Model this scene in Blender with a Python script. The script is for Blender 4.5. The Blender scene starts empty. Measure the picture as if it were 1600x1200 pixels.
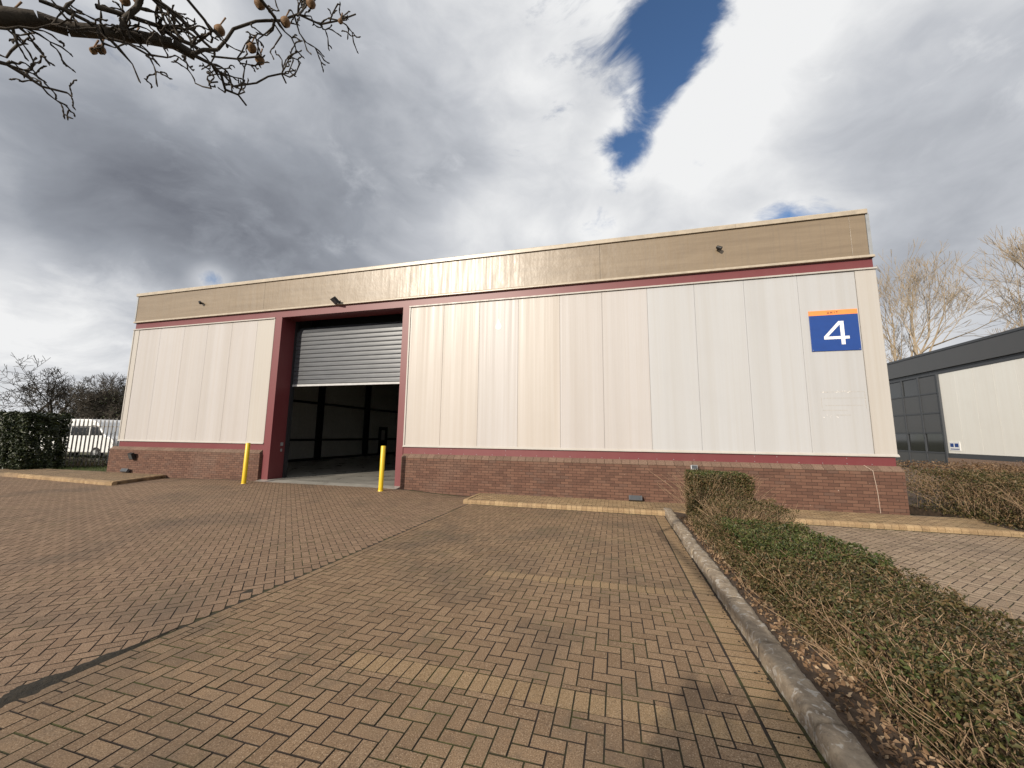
import bpy, bmesh, math, random
import numpy as np
from mathutils import Vector, Matrix

R = math.radians
rng = random.Random(4)
nrs = np.random.RandomState(7)
scene = bpy.context.scene
col = scene.collection

# ------------------------------------------------------------------ camera
F_PX = 601.0
Zc = np.array([51, 4494, -F_PX]); Zc /= np.linalg.norm(Zc)
Yc = np.array([162, -86.8, -F_PX]); Yc -= Zc * Yc.dot(Zc); Yc /= np.linalg.norm(Yc)
Xc = np.cross(Yc, Zc)
CM = np.array([Xc, Yc, Zc])
CAM = np.array([0, 0, 1.8])
cam_d = bpy.data.cameras.new('camera')
cam_d.sensor_fit = 'HORIZONTAL'; cam_d.sensor_width = 36
cam_d.lens = F_PX / 1600 * 36
cam_d.clip_start = 0.05; cam_d.clip_end = 3000
cam = bpy.data.objects.new('camera', cam_d); col.objects.link(cam)
m = Matrix([list(CM[0]) + [0], list(CM[1]) + [0], list(CM[2]) + [1.8], [0, 0, 0, 1]])
cam.matrix_world = m
scene.camera = cam

def ray(x, y):
    d = CM @ np.array([x - 800, 600 - y, -F_PX]); return d / np.linalg.norm(d)
def proj(p):
    c = CM.T @ (np.asarray(p, float) - CAM)
    if c[2] > -0.05: return None
    return 800 + F_PX * c[0] / -c[2], 600 - F_PX * c[1] / -c[2]

# ------------------------------------------------------------------ render / view
scene.render.engine = 'CYCLES'
scene.cycles.use_denoising = True
scene.cycles.max_bounces = 6
scene.cycles.diffuse_bounces = 3
scene.cycles.glossy_bounces = 3
scene.cycles.transparent_max_bounces = 6
vs = scene.view_settings
vs.view_transform = 'Standard'; vs.look = 'None'; vs.exposure = 0.0; vs.gamma = 1.0
vs.use_curve_mapping = False

# ------------------------------------------------------------------ sun
SUN_EL = R(23.0)
hx, hy = 0.397, 0.918
trav = Vector((hx * math.cos(SUN_EL), hy * math.cos(SUN_EL), -math.sin(SUN_EL)))
sd = bpy.data.lights.new('sun', 'SUN'); sd.energy = 4.8; sd.angle = R(0.53); sd.color = (1.0, 0.905, 0.77)
so = bpy.data.objects.new('sun', sd); col.objects.link(so)
so.rotation_euler = trav.to_track_quat('-Z', 'Y').to_euler()
so.location = (-20, -40, 30)

# ------------------------------------------------------------------ node helper
class NT:
    def __init__(s, tree): s.t = tree; s.n = tree.nodes; s.l = tree.links
    def new(s, typ, **kw):
        n = s.n.new(typ)
        for k, v in kw.items(): setattr(n, k, v)
        return n
    def put(s, sock, v):
        if v is None: return
        if isinstance(v, bpy.types.NodeSocket): s.l.new(v, sock)
        else:
            if hasattr(sock, 'default_value'):
                if isinstance(v, (tuple, list)) and len(v) == 3 and sock.type == 'RGBA': v = (*v, 1)
                sock.default_value = v
    def math(s, op, a, b=None, c=None, clamp=False):
        n = s.new('ShaderNodeMath', operation=op); n.use_clamp = clamp
        s.put(n.inputs[0], a); s.put(n.inputs[1], b); s.put(n.inputs[2], c); return n.outputs[0]
    def vmath(s, op, a, b=None):
        n = s.new('ShaderNodeVectorMath', operation=op)
        s.put(n.inputs[0], a); s.put(n.inputs[1], b)
        return n.outputs['Value'] if op in ('DOT_PRODUCT', 'LENGTH') else n.outputs[0]
    def noise(s, vec, scale=5, detail=4, rough=.55, dist=0.0):
        n = s.new('ShaderNodeTexNoise'); s.put(n.inputs['Vector'], vec); n.inputs['Scale'].default_value = scale
        n.inputs['Detail'].default_value = detail; n.inputs['Roughness'].default_value = rough
        n.inputs['Distortion'].default_value = dist; return n.outputs[0]
    def voronoi(s, vec, scale=5, feature='F1'):
        n = s.new('ShaderNodeTexVoronoi', feature=feature); s.put(n.inputs['Vector'], vec); n.inputs['Scale'].default_value = scale
        return n
    def ramp(s, fac, stops, interp='LINEAR'):
        n = s.new('ShaderNodeValToRGB'); n.color_ramp.interpolation = interp
        els = n.color_ramp.elements
        while len(els) < len(stops): els.new(0.5)
        for e, (p, c) in zip(els, stops):
            e.position = p; e.color = (*c, 1) if len(c) == 3 else c
        s.put(n.inputs[0], fac); return n.outputs[0]
    def maprange(s, v, a, b, c=0.0, d=1.0, smooth=False):
        n = s.new('ShaderNodeMapRange'); n.clamp = True
        if smooth: n.interpolation_type = 'SMOOTHSTEP'
        s.put(n.inputs[0], v)
        for i, x in enumerate((a, b, c, d)): s.put(n.inputs[1 + i], x)
        return n.outputs[0]
    def mix(s, fac, a, b, blend='MIX'):
        n = s.new('ShaderNodeMix', data_type='RGBA', blend_type=blend)
        s.put(n.inputs[0], fac); s.put(n.inputs[6], a); s.put(n.inputs[7], b); return n.outputs[2]
    def scale(s, vec, xyz):
        n = s.new('ShaderNodeMapping'); s.put(n.inputs[0], vec); n.inputs['Scale'].default_value = xyz; return n.outputs[0]
    def bump(s, h, strength=.3, dist=.01):
        n = s.new('ShaderNodeBump'); n.inputs['Strength'].default_value = strength; n.inputs['Distance'].default_value = dist
        s.put(n.inputs['Height'], h); return n.outputs[0]

def material(name):
    mt = bpy.data.materials.new(name); mt.use_nodes = True
    nt = NT(mt.node_tree); b = nt.n['Principled BSDF']
    return mt, nt, b

def POS(nt): return nt.new('ShaderNodeNewGeometry').outputs['Position']
def RND(nt):
    g = nt.new('ShaderNodeNewGeometry').outputs['Random Per Island']
    o = nt.new('ShaderNodeObjectInfo').outputs['Random']
    return nt.math('FRACT', nt.math('ADD', g, o))

def simple(name, colr, rough=.6, spec=.4, metal=0, var=.12, nscale=6, bump=0.0, bscale=60):
    mt, nt, b = material(name)
    p = POS(nt); n = nt.noise(p, nscale, 5, .6)
    f = nt.maprange(n, .3, .7, 1 - var, 1 + var)
    c = nt.vmath('SCALE', (0, 0, 0)); vn = c.node
    vn.inputs[0].default_value = colr; nt.put(vn.inputs['Scale'], f)
    nt.put(b.inputs['Base Color'], c)
    b.inputs['Roughness'].default_value = rough; b.inputs['Specular IOR Level'].default_value = spec
    b.inputs['Metallic'].default_value = metal
    if bump: nt.put(b.inputs['Normal'], nt.bump(nt.noise(p, bscale, 4), bump, .01))
    return mt

# ------------------------------------------------------------------ world: sky with broken cloud
world = bpy.data.worlds.new('World'); scene.world = world; world.use_nodes = True
w = NT(world.node_tree); bg = w.n['Background']
sky = w.new('ShaderNodeTexSky', sky_type='NISHITA')
sky.sun_disc = False; sky.sun_elevation = SUN_EL
sky.sun_rotation = math.atan2(-hx, -hy) % (2 * math.pi)
sky.air_density = 1.0; sky.dust_density = 0.0; sky.ozone_density = 5.0
skyc = w.vmath('SCALE', sky.outputs[0]); skyc.node.inputs['Scale'].default_value = 0.13
D = w.vmath('NORMALIZE', w.new('ShaderNodeTexCoord').outputs['Generated'])
P = w.scale(D, (1.0, 1.0, 1.75))
warp = w.new('ShaderNodeTexNoise'); w.put(warp.inputs['Vector'], P); warp.inputs['Scale'].default_value = 2.2; warp.inputs['Detail'].default_value = 3
P = w.vmath('ADD', P, w.vmath('MULTIPLY', w.vmath('SUBTRACT', warp.outputs['Color'], (.5, .5, .5)), (.35, .35, .35)))
n1 = w.noise(P, 1.9, 9, .55, .0)
n2 = w.noise(w.vmath('ADD', P, (3.1, 1.7, 5.2)), 1.7, 6, .5, .0)
n3 = w.noise(w.vmath('ADD', P, (7.3, 2.1, .4)), 5.0, 10, .62, .0)
def blob(px, k, amp, dirv=None):
    c = tuple(ray(*px)) if dirv is None else dirv
    d = w.math('MAXIMUM', w.vmath('DOT_PRODUCT', D, c), 0.0)
    return w.math('MULTIPLY', w.math('POWER', d, k), amp)
def add_all(base, lst):
    for b_ in lst: base = w.math('ADD', base, b_)
    return base
cov = add_all(w.math('ADD', w.math('MULTIPLY', n1, 1.0), w.math('MULTIPLY', w.math('SUBTRACT', n3, .5), .85)), [
    blob((1085, -10), 380, -.30), blob((1055, 70), 480, -.30), blob((1035, 140), 480, -.27), blob((1000, 210), 520, -.27), blob((970, 255), 700, -.2),
    blob((330, 437), 1500, -.5), blob((925, 372), 400, -.27), blob((1240, 365), 220, -.27), blob((850, 370), 900, -.16),
    blob((20, 392), 900, -.16), blob((430, 330), 7, .20), blob((60, 520), 30, .14), blob((1250, 160), 30, .14), blob((1480, 330), 40, .05)])
alpha = w.maprange(cov, .24, .47, 0, 1, True)
bri = add_all(w.math('ADD', w.math('MULTIPLY', n2, .55), w.math('MULTIPLY', n3, .62)), [
    blob((330, 330), 22, -.19), blob((620, 210), 40, -.05), blob((60, 300), 60, -.06),
    blob((1130, 170), 90, .22), blob((1080, 250), 200, .14), blob((800, 330), 120, .07), blob((90, 440), 70, .15), blob((60, 560), 60, .12), blob((760, 350), 60, .05),
    blob((1330, 60), 40, .10), blob((1500, 330), 40, -.12), blob((60, 60), 40, .07), blob((700, 60), 60, .04)])
# thin cloud edges are brighter than thick centres
bri = w.math('ADD', bri, w.maprange(cov, .45, .75, .10, -.06))
cl = w.ramp(bri, [(.24, (.17, .182, .215)), (.42, (.32, .342, .385)), (.56, (.54, .56, .60)), (.73, (.88, .885, .89))])
skymix = w.mix(alpha, skyc, cl)
w.put(bg.inputs[0], skymix); bg.inputs[1].default_value = 1.0

# ------------------------------------------------------------------ mesh helpers
class MB:
    def __init__(s): s.v = []; s.f = []; s.mi = []
    def poly(s, pts, mi=0):
        k = len(s.v); s.v += [tuple(p) for p in pts]; s.f.append(tuple(range(k, k + len(pts)))); s.mi.append(mi)
    def box(s, x0, x1, y0, y1, z0, z1, mi=0, M=None):
        p = [(x0, y0, z0), (x1, y0, z0), (x1, y1, z0), (x0, y1, z0), (x0, y0, z1), (x1, y0, z1), (x1, y1, z1), (x0, y1, z1)]
        if M is not None: p = [tuple(M @ Vector(q)) for q in p]
        k = len(s.v); s.v += p
        for f in ((3, 2, 1, 0), (4, 5, 6, 7), (0, 1, 5, 4), (1, 2, 6, 5), (2, 3, 7, 6), (3, 0, 4, 7)):
            s.f.append(tuple(k + i for i in f)); s.mi.append(mi)
    def tube(s, p0, p1, r0, r1, n=6, caps=False, mi=0):
        p0, p1 = Vector(p0), Vector(p1); d = p1 - p0
        if d.length < 1e-6: return
        d.normalize(); a = d.orthogonal().normalized(); b = d.cross(a)
        k = len(s.v)
        for p, r in ((p0, r0), (p1, r1)):
            for i in range(n):
                t = 2 * math.pi * i / n; s.v.append(tuple(p + (a * math.cos(t) + b * math.sin(t)) * r))
        for i in range(n):
            j = (i + 1) % n; s.f.append((k + i, k + j, k + n + j, k + n + i)); s.mi.append(mi)
        if caps:
            s.f.append(tuple(k + i for i in reversed(range(n)))); s.mi.append(mi)
            s.f.append(tuple(k + n + i for i in range(n))); s.mi.append(mi)
    def prism(s, prof, axis, a0, a1, mi=0):
        # prof: closed 2D polygon in the other two axes, extruded along axis
        def pt(q, a):
            return {'x': (a, q[0], q[1]), 'y': (q[0], a, q[1]), 'z': (q[0], q[1], a)}[axis]
        k = len(s.v); n = len(prof)
        s.v += [pt(q, a0) for q in prof] + [pt(q, a1) for q in prof]
        for i in range(n):
            j = (i + 1) % n; s.f.append((k + i, k + j, k + n + j, k + n + i)); s.mi.append(mi)
        s.f.append(tuple(k + i for i in reversed(range(n)))); s.mi.append(mi)
        s.f.append(tuple(k + n + i for i in range(n))); s.mi.append(mi)
    def mesh(s, name):
        me = bpy.data.meshes.new(name); me.from_pydata(s.v, [], s.f); me.update(); return me
    def build(s, name, mats, parent=None, smooth=False, bevel=0, fix=True):
        me = s.mesh(name)
        if fix:
            bm = bmesh.new(); bm.from_mesh(me); bmesh.ops.recalc_face_normals(bm, faces=bm.faces); bm.to_mesh(me); bm.free()
        return link(name, me, mats, parent, smooth, bevel, s.mi)

def link(name, me, mats, parent=None, smooth=False, bevel=0, mi=None):
    if not isinstance(mats, (list, tuple)): mats = [mats]
    for mt in mats: me.materials.append(mt)
    if mi is not None and len(mats) > 1: me.polygons.foreach_set('material_index', mi)
    if smooth: me.polygons.foreach_set('use_smooth', [True] * len(me.polygons))
    o = bpy.data.objects.new(name, me); col.objects.link(o)
    if parent is not None: o.parent = parent
    if bevel:
        md = o.modifiers.new('bevel', 'BEVEL'); md.width = bevel; md.segments = 2; md.limit_method = 'ANGLE'
    return o

def tag(o, label=None, cat=None, group=None, kind=None):
    if label: o['label'] = label
    if cat: o['category'] = cat
    if group: o['group'] = group
    if kind: o['kind'] = kind
    return o
def empty(name, loc=(0, 0, 0), rz=0):
    o = bpy.data.objects.new(name, None); o.empty_display_size = .2; o.location = loc; o.rotation_euler = (0, 0, rz)
    col.objects.link(o); return o
def sub(o, parent):      # parent without moving: parents sit at their own location, children built in world coordinates
    o.parent = parent
    o.matrix_parent_inverse = parent.matrix_basis.inverted()
    return o

# ------------------------------------------------------------------ ground height
def sstep(a, b, x):
    t = min(1, max(0, (x - a) / (b - a))); return t * t * (3 - 2 * t)
def gz(x, y):
    z = 0.009 * (10 - y) if y > 0 else 0.09
    r = sstep(-4.2, -7.2, x) * (1 - sstep(-13.5, -16.5, x) * .55)
    z += 0.13 * r * sstep(6.0, 10.9, y)
    return z

# ------------------------------------------------------------------ materials: paving
def paver_mat(name, c_lo, c_mid, c_hi, stain=.5, moss=0.0):
    mt, nt, b = material(name)
    p = POS(nt); r = RND(nt)
    base = nt.ramp(r, [(0, c_lo), (.5, c_mid), (1, c_hi)])
    # aggregate speckle
    sp = nt.noise(p, 130, 3, .75)
    base = nt.mix(nt.maprange(sp, .56, .67, 0, .75), base, (.52, .41, .29))
    base = nt.mix(nt.maprange(sp, .46, .36, 0, .85), base, (.06, .038, .024))
    big = nt.noise(p, .55, 5, .6, .4); mid = nt.noise(p, 2.6, 6, .65)
    base = nt.mix(nt.maprange(big, .50, .72, 0, stain), base, (.085, .066, .05))
    base = nt.mix(nt.maprange(mid, .55, .75, 0, stain * .8), base, (.10, .078, .058))
    fine = nt.noise(p, 24, 5, .7)
    base = nt.mix(nt.maprange(fine, .58, .75, 0, .45), base, (.07, .055, .042))
    if moss:
        mo = nt.noise(p, 1.1, 5, .7)
        base = nt.mix(nt.math('MULTIPLY', nt.maprange(mo, .58, .75), moss), base, (.10, .105, .03))
    nt.put(b.inputs['Base Color'], base)
    b.inputs['Roughness'].default_value = .82; b.inputs['Specular IOR Level'].default_value = .3
    h = nt.math('ADD', sp, nt.math('MULTIPLY', fine, .8))
    nt.put(b.inputs['Normal'], nt.bump(h, .55, .004))
    return mt
M_bay = paver_mat('bay_block', (.185, .118, .068), (.22, .142, .083), (.25, .165, .097), .75, .2)
M_row = paver_mat('row_block', (.25, .165, .088), (.29, .195, .105), (.27, .178, .098), .55, .15)
M_yard = paver_mat('yard_block', (.19, .121, .077), (.222, .143, .091), (.25, .164, .105), .55)
M_path = paver_mat('path_block', (.28, .185, .098), (.35, .237, .127), (.40, .28, .155), .5)

mt, nt, b = material('joint_sand'); M_joint = mt
p = POS(nt); n = nt.noise(p, 1.3, 5, .7); n2_ = nt.noise(p, 40, 3)
c = nt.mix(nt.maprange(n, .47, .62), (.022, .014, .009), (.050, .052, .010))
nt.put(b.inputs['Base Color'], nt.mix(nt.maprange(n2_, .4, .7, 0, .6), c, (.010, .007, .005)))
b.inputs['Roughness'].default_value = .95

def ground_mat():
    mt, nt, b = material('rough_ground')
    p = POS(nt); n = nt.noise(p, .6, 6, .65); f = nt.noise(p, 30, 4)
    c = nt.ramp(n, [(.3, (.05, .06, .02)), (.55, (.09, .085, .04)), (.75, (.11, .085, .055))])
    nt.put(b.inputs['Base Color'], nt.mix(nt.maprange(f, .4, .7, 0, .5), c, (.04, .035, .02)))
    b.inputs['Roughness'].default_value = .95
    nt.put(b.inputs['Normal'], nt.bump(f, .6, .03)); return mt
M_ground = ground_mat()

# ------------------------------------------------------------------ ground sheets
def grid_sheet(name, x0, x1, y0, y1, nx, ny, zf, mat, parent=None):
    mb = MB()
    for j in range(ny + 1):
        for i in range(nx + 1):
            x = x0 + (x1 - x0) * i / nx; y = y0 + (y1 - y0) * j / ny; mb.v.append((x, y, zf(x, y)))
    for j in range(ny):
        for i in range(nx):
            a = j * (nx + 1) + i; mb.f.append((a, a + 1, a + nx + 2, a + nx + 1)); mb.mi.append(0)
    return mb.build(name, mat, parent, fix=False)
g = grid_sheet('ground', -900, 900, -900, 900, 6, 6, lambda x, y: -.12, M_ground); tag(g, kind='structure')

# pavers
def clip(poly, a, b_, c_):   # keep a*x+b*y<=c
    out = []
    for i in range(len(poly)):
        p, q = poly[i], poly[(i + 1) % len(poly)]
        dp = a * p[0] + b_ * p[1] - c_; dq = a * q[0] + b_ * q[1] - c_
        if dp <= 0: out.append(p)
        if dp * dq < 0:
            t = dp / (dp - dq); out.append((p[0] + (q[0] - p[0]) * t, p[1] + (q[1] - p[1]) * t))
    return out
def area(poly): return .5 * sum(poly[i][0] * poly[(i + 1) % len(poly)][1] - poly[(i + 1) % len(poly)][0] * poly[i][1] for i in range(len(poly)))

PM = .1025
def herring(x0, x1, y0, y1, ang):
    """rectangles (cx, cy, rot) of 2x1 blocks covering the box"""
    ca, sa = math.cos(ang), math.sin(ang)
    cs = [(x * ca + y * sa, -x * sa + y * ca) for x in (x0, x1) for y in (y0, y1)]
    u0 = min(c[0] for c in cs); u1 = max(c[0] for c in cs); v0 = min(c[1] for c in cs); v1 = max(c[1] for c in cs)
    out = []
    for i in range(math.floor(u0 / PM) - 2, math.ceil(u1 / PM) + 2):
        for j in range(math.floor(v0 / PM) - 2, math.ceil(v1 / PM) + 2):
            k = (i - j) % 4
            if k == 0: u, v, r = (i + 1) * PM, (j + .5) * PM, 0
            elif k == 3: u, v, r = (i + .5) * PM, (j + 1) * PM, math.pi / 2
            else: continue
            x, y = u * ca - v * sa, u * sa + v * ca
            if x0 - .15 < x < x1 + .15 and y0 - .15 < y < y1 + .15: out.append((x, y, r + ang))
    return out
def rect(cx, cy, rot, l=2 * PM - .006, w_=PM - .006):
    c, s = math.cos(rot), math.sin(rot)
    return [(cx + a * c - b_ * s, cy + a * s + b_ * c) for a, b_ in ((-l / 2, -w_ / 2), (l / 2, -w_ / 2), (l / 2, w_ / 2), (-l / 2, w_ / 2))]

def block_mesh(l, w_, h=.03, ch=.0026):
    mb = MB(); x, y = l / 2, w_ / 2
    ring = lambda dx, z: [(-x + dx, -y + dx, z), (x - dx, -y + dx, z), (x - dx, y - dx, z), (-x + dx, y - dx, z)]
    mb.v = ring(0, -h) + ring(0, -ch * .7) + ring(ch, 0)
    for r_ in (0, 4):
        for i in range(4):
            j = (i + 1) % 4; mb.f.append((r_ + i, r_ + j, r_ + 4 + j, r_ + 4 + i)); mb.mi.append(0)
    mb.f.append((8, 9, 10, 11)); mb.mi.append(0)
    me = mb.mesh('paver'); me['n_side'] = 8; return me

def add_block_poly(mb, poly, zf, dz, ch=.0026):
    n = len(poly); cx = sum(p[0] for p in poly) / n; cy = sum(p[1] for p in poly) / n
    k = len(mb.v); tx, ty = rng.gauss(0, .004), rng.gauss(0, .004)
    def z(p): return zf(p[0], p[1]) + dz + tx * (p[0] - cx) + ty * (p[1] - cy)
    for p in poly: mb.v.append((p[0], p[1], z(p) - .035))
    for p in poly: mb.v.append((p[0], p[1], z(p) - ch * .7))
    for p in poly:
        d = math.hypot(p[0] - cx, p[1] - cy) + 1e-6; t = 1 - ch * 1.4 / d
        mb.v.append((cx + (p[0] - cx) * t, cy + (p[1] - cy) * t, z(p)))
    for r_ in (0, n):
        for i in range(n):
            j = (i + 1) % n; mb.f.append((k + r_ + i, k + r_ + j, k + r_ + n + j, k + r_ + n + i)); mb.mi.append(1)
    mb.f.append(tuple(k + 2 * n + i for i in range(n))); mb.mi.append(0)

def in_view(x, y, z=0, m_=60):
    q = proj((x, y, z)); return q is not None and -m_ < q[0] < 1600 + m_ and -m_ < q[1] < 1200 + m_

def lay(parent, rects, planes, mat, zf, n_obj=300, extra=None, far=1e9):
    """rects: (cx,cy,rot[,l,w]); planes: half-planes to clip to. Nearest whole blocks are objects, the rest one part."""
    whole, cut = [], []
    for rc in rects:
        if not in_view(rc[0], rc[1]): continue
        poly = rect(*rc); a0 = area(poly)
        q = poly
        for pl in planes:
            q = clip(q, *pl)
            if len(q) < 3: break
        if len(q) < 3 or area(q) < a0 * .12: continue
        (whole if area(q) > a0 * .995 else cut).append((rc, q))
    whole.sort(key=lambda t: math.hypot(t[0][0][0] if False else t[0][0], t[0][1]))
    meshes = {}
    for rc, q in whole[:n_obj]:
        key = rc[3:] if len(rc) > 3 else (2 * PM - .006, PM - .006)
        if key not in meshes:
            meshes[key] = block_mesh(*key); meshes[key].materials.append(mat)
        o = bpy.data.objects.new('paver', meshes[key]); col.objects.link(o)
        z = zf(rc[0], rc[1]); e = .1
        gx = (zf(rc[0] + e, rc[1]) - zf(rc[0] - e, rc[1])) / (2 * e); gy = (zf(rc[0], rc[1] + e) - zf(rc[0], rc[1] - e)) / (2 * e)
        nrm = Vector((-gx + rng.gauss(0, .008), -gy + rng.gauss(0, .008), 1)).normalized()
        q_ = Vector((0, 0, 1)).rotation_difference(nrm) @ Matrix.Rotation(rc[2], 3, 'Z').to_quaternion()
        o.rotation_euler = q_.to_euler(); o.location = (rc[0], rc[1], z + rng.gauss(0, .0016))
        o.parent = parent
    mb = MB()
    for rc, q in whole[n_obj:] + cut: add_block_poly(mb, q, zf, rng.gauss(0, .0016))
    if mb.v:
        o = mb.build('far_pavers', mat, parent, fix=False); tag(o, kind='stuff')

KX = 1.05         # bay edge at the bed kerb
BX = -3.78        # line between bay and yard
# bay
bay = grid_sheet('bay_paving', BX, KX + .05, 1.0, 9.84, 12, 24, lambda x, y: gz(x, y) - .004, M_joint); tag(bay, kind='structure')
rows_y = [(4.62, 4.83), (2.62, 2.83)]
hr = []
y_edges = [1.0, 2.62, 2.825, 4.80, 5.005, 9.83]
for (a, b_) in ((1.0, 2.72), (2.925, 4.88), (5.085, 9.72)):
    part = herring(BX, KX, a, b_, 0)
    lay_pl = [(-1, 0, -(BX + .112)), (1, 0, .82), (0, -1, -a), (0, 1, b_)]
    hr.append((part, lay_pl))
allrc = []
# one merged selection so that the nearest 300 over the whole bay become objects
class Sel: pass
def lay_multi(parent, sets, mat_default, zf, n_obj=300):
    items = []
    for rects, planes, mat in sets:
        for rc in rects:
            if not in_view(rc[0], rc[1]): continue
            poly = rect(*rc); a0 = area(poly); q = poly
            for pl in planes:
                q = clip(q, *pl)
                if len(q) < 3: break
            if len(q) < 3 or area(q) < a0 * .12: continue
            items.append((math.hypot(rc[0], rc[1]), rc, q, area(q) > a0 * .995, mat))
    items.sort(key=lambda t: t[0])
    meshes = {}; n = 0; rest = {}
    for d, rc, q, whole, mat in items:
        if whole and n < n_obj:
            key = (rc[3:] if len(rc) > 3 else (2 * PM - .006, PM - .006)) + (mat.name,)
            if key not in meshes:
                meshes[key] = block_mesh(key[0], key[1]); meshes[key].materials.append(mat); meshes[key].materials.append(M_joint); meshes[key].polygons.foreach_set('material_index', [1] * 8 + [0])
            o = bpy.data.objects.new('paver', meshes[key]); col.objects.link(o)
            e = .1
            gx = (zf(rc[0] + e, rc[1]) - zf(rc[0] - e, rc[1])) / (2 * e); gy = (zf(rc[0], rc[1] + e) - zf(rc[0], rc[1] - e)) / (2 * e)
            nrm = Vector((-gx + rng.gauss(0, .004), -gy + rng.gauss(0, .004), 1)).normalized()
            q_ = Vector((0, 0, 1)).rotation_difference(nrm) @ Matrix.Rotation(rc[2], 3, 'Z').to_quaternion()
            o.rotation_euler = q_.to_euler(); o.location = (rc[0], rc[1], zf(rc[0], rc[1]) + rng.gauss(0, .0009)); o.parent = parent
            n += 1
        else:
            rest.setdefault(mat.name, (MB(), mat)); add_block_poly(rest[mat.name][0], q, zf, rng.gauss(0, .0009))
    for mb, mat in rest.values():
        o = mb.build('far_pavers', [mat, M_joint], parent, fix=False); tag(o, kind='stuff')
L_, W_ = 2 * PM - .006, PM - .006
sets = [(p_, pl, M_bay) for p_, pl in hr]
rowb = []
for yc in (2.8225, 4.9825):
    x = -2.0 if yc < 4 else -1.6
    while x < .80: rowb.append((x, yc, math.pi / 2, L_, W_)); x += PM
sets.append((rowb, [], M_row))
# to the left of the marker rows the herringbone runs on
for a, b_, xe in ((2.72, 2.925, -2.06), (4.88, 5.085, -1.66)):
    sets.append((herring(BX, xe, a, b_, 0), [(-1, 0, -(BX + .112)), (1, 0, xe), (0, -1, -a), (0, 1, b_)], M_bay))
edge = []
y = 1.0
while y < 9.7: edge.append((BX + .055, y + .1, math.pi / 2, L_, W_)); y += 2 * PM
sets.append((edge, [], M_bay))
chan = []
y = 1.2
while y < 9.75: chan.append((.935, y, 0, .205, W_)); y += PM
sets.append((chan, [], M_row))
lay_multi(bay, sets, M_bay, gz, 300)

# yard (45 degrees)
yard = grid_sheet('yard_paving', -34, BX, 1.0, 11.35, 60, 40, lambda x, y: gz(x, y) - .004, M_joint); tag(yard, kind='structure')
lay_multi(yard, [(herring(-30, BX - .01, 1.5, 10.98, math.pi / 4), [(1, 0, BX - .012), (0, 1, 10.93)], M_yard)], M_yard, gz, 300)

# neighbouring bay beyond the planting bed
BR = 2.85
nb = grid_sheet('neighbour_bay_paving', BR - .1, 30, 0, 9.84, 16, 16, lambda x, y: gz(x, y) - .004, M_joint); tag(nb, kind='structure')
M_nbay = paver_mat('neighbour_block', (.24, .175, .12), (.31, .225, .155), (.36, .27, .19), .45)
lay_multi(nb, [(herring(BR, 14, 3.4, 9.75, math.pi / 4), [(-1, 0, -BR), (0, 1, 9.72)], M_nbay)], M_nbay, gz, 300)

# raised footpath in front of the building
PZ = .10
def pz(x, y): return PZ + .012 * (y - 9.9)
fp = MB(); fp.box(-3.93, 16, 9.86, 11.2, -.1, PZ - .004)
path = fp.build('footpath', M_joint); tag(path, kind='structure')
pr = []
for r_ in range(0, 12):
    yy = 9.99 + .055 + r_ * PM
    if yy > 11.06: break
    x = -3.9 + (PM if r_ % 2 else 0)
    while x < 8.2: pr.append((x + PM, yy, 0)); x += 2 * PM
lay_multi(path, [(pr, [(0, 1, 11.075), (-1, 0, 3.93)], M_path)], M_path, pz, 300)
# block kerb along its front: upright units with a rounded nose
def kerb_unit(w_):
    mb = MB(); prof = [(0, -.10), (0, .055), (.012, .085), (.04, .10), (.135, .105), (.135, -.10)]
    mb.prism(prof, 'x', -w_ / 2, w_ / 2); me = mb.mesh('kerb_block')
    bm = bmesh.new(); bm.from_mesh(me); bmesh.ops.recalc_face_normals(bm, faces=bm.faces); bm.to_mesh(me); bm.free()
    me.materials.append(M_path); return me
km = kerb_unit(.118)
x = -3.88
while x < 12:
    if in_view(x, 9.8):
        o = bpy.data.objects.new('kerb_block', km); col.objects.link(o); o.parent = path
        o.location = (x, 9.815 + rng.gauss(0, .002), rng.gauss(0, .0015)); o.rotation_euler = (0, 0, rng.gauss(0, .006))
    x += .124
y = 9.93
while y < 11.0:      # return at the yard end
    o = bpy.data.objects.new('kerb_block', km); col.objects.link(o); o.parent = path
    o.location = (-3.955, y, .012); o.rotation_euler = (0, 0, -math.pi / 2); y += .124

# raised corner at the far left
isl = MB()
ipoly = [(-15.75, 8.95), (-16.55, 11.07), (-45, 11.07), (-45, 9.75), (-21.2, 9.35)]
k = len(isl.v); isl.v += [(p[0], p[1], -.1) for p in ipoly] + [(p[0], p[1], .165) for p in ipoly]
n = len(ipoly)
for i in range(n): isl.f.append((i, (i + 1) % n, n + (i + 1) % n, n + i)); isl.mi.append(0)
isl.f.append(tuple(n + i for i in range(n))); isl.mi.append(0)
M_isl = paver_mat('corner_block', (.215, .145, .085), (.26, .178, .105), (.29, .2, .12), .6)
island = isl.build('corner_footpath', M_isl); tag(island, kind='structure')
ir = herring(-27, -15.7, 8.9, 11.07, 0)
def edgepl(a, b_, off):   # keep the left side of a->b, moved inward by off
    dx, dy = b_[0] - a[0], b_[1] - a[1]; l = math.hypot(dx, dy); nx, ny = dy / l, -dx / l
    return (nx, ny, nx * a[0] + ny * a[1] - off)
pls = [edgepl(ipoly[0], ipoly[1], .14), edgepl(ipoly[4], ipoly[0], .14), (0, 1, 11.05)]
lay_multi(island, [(ir, pls, M_isl)], M_isl, lambda x, y: .175, 300)
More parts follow.
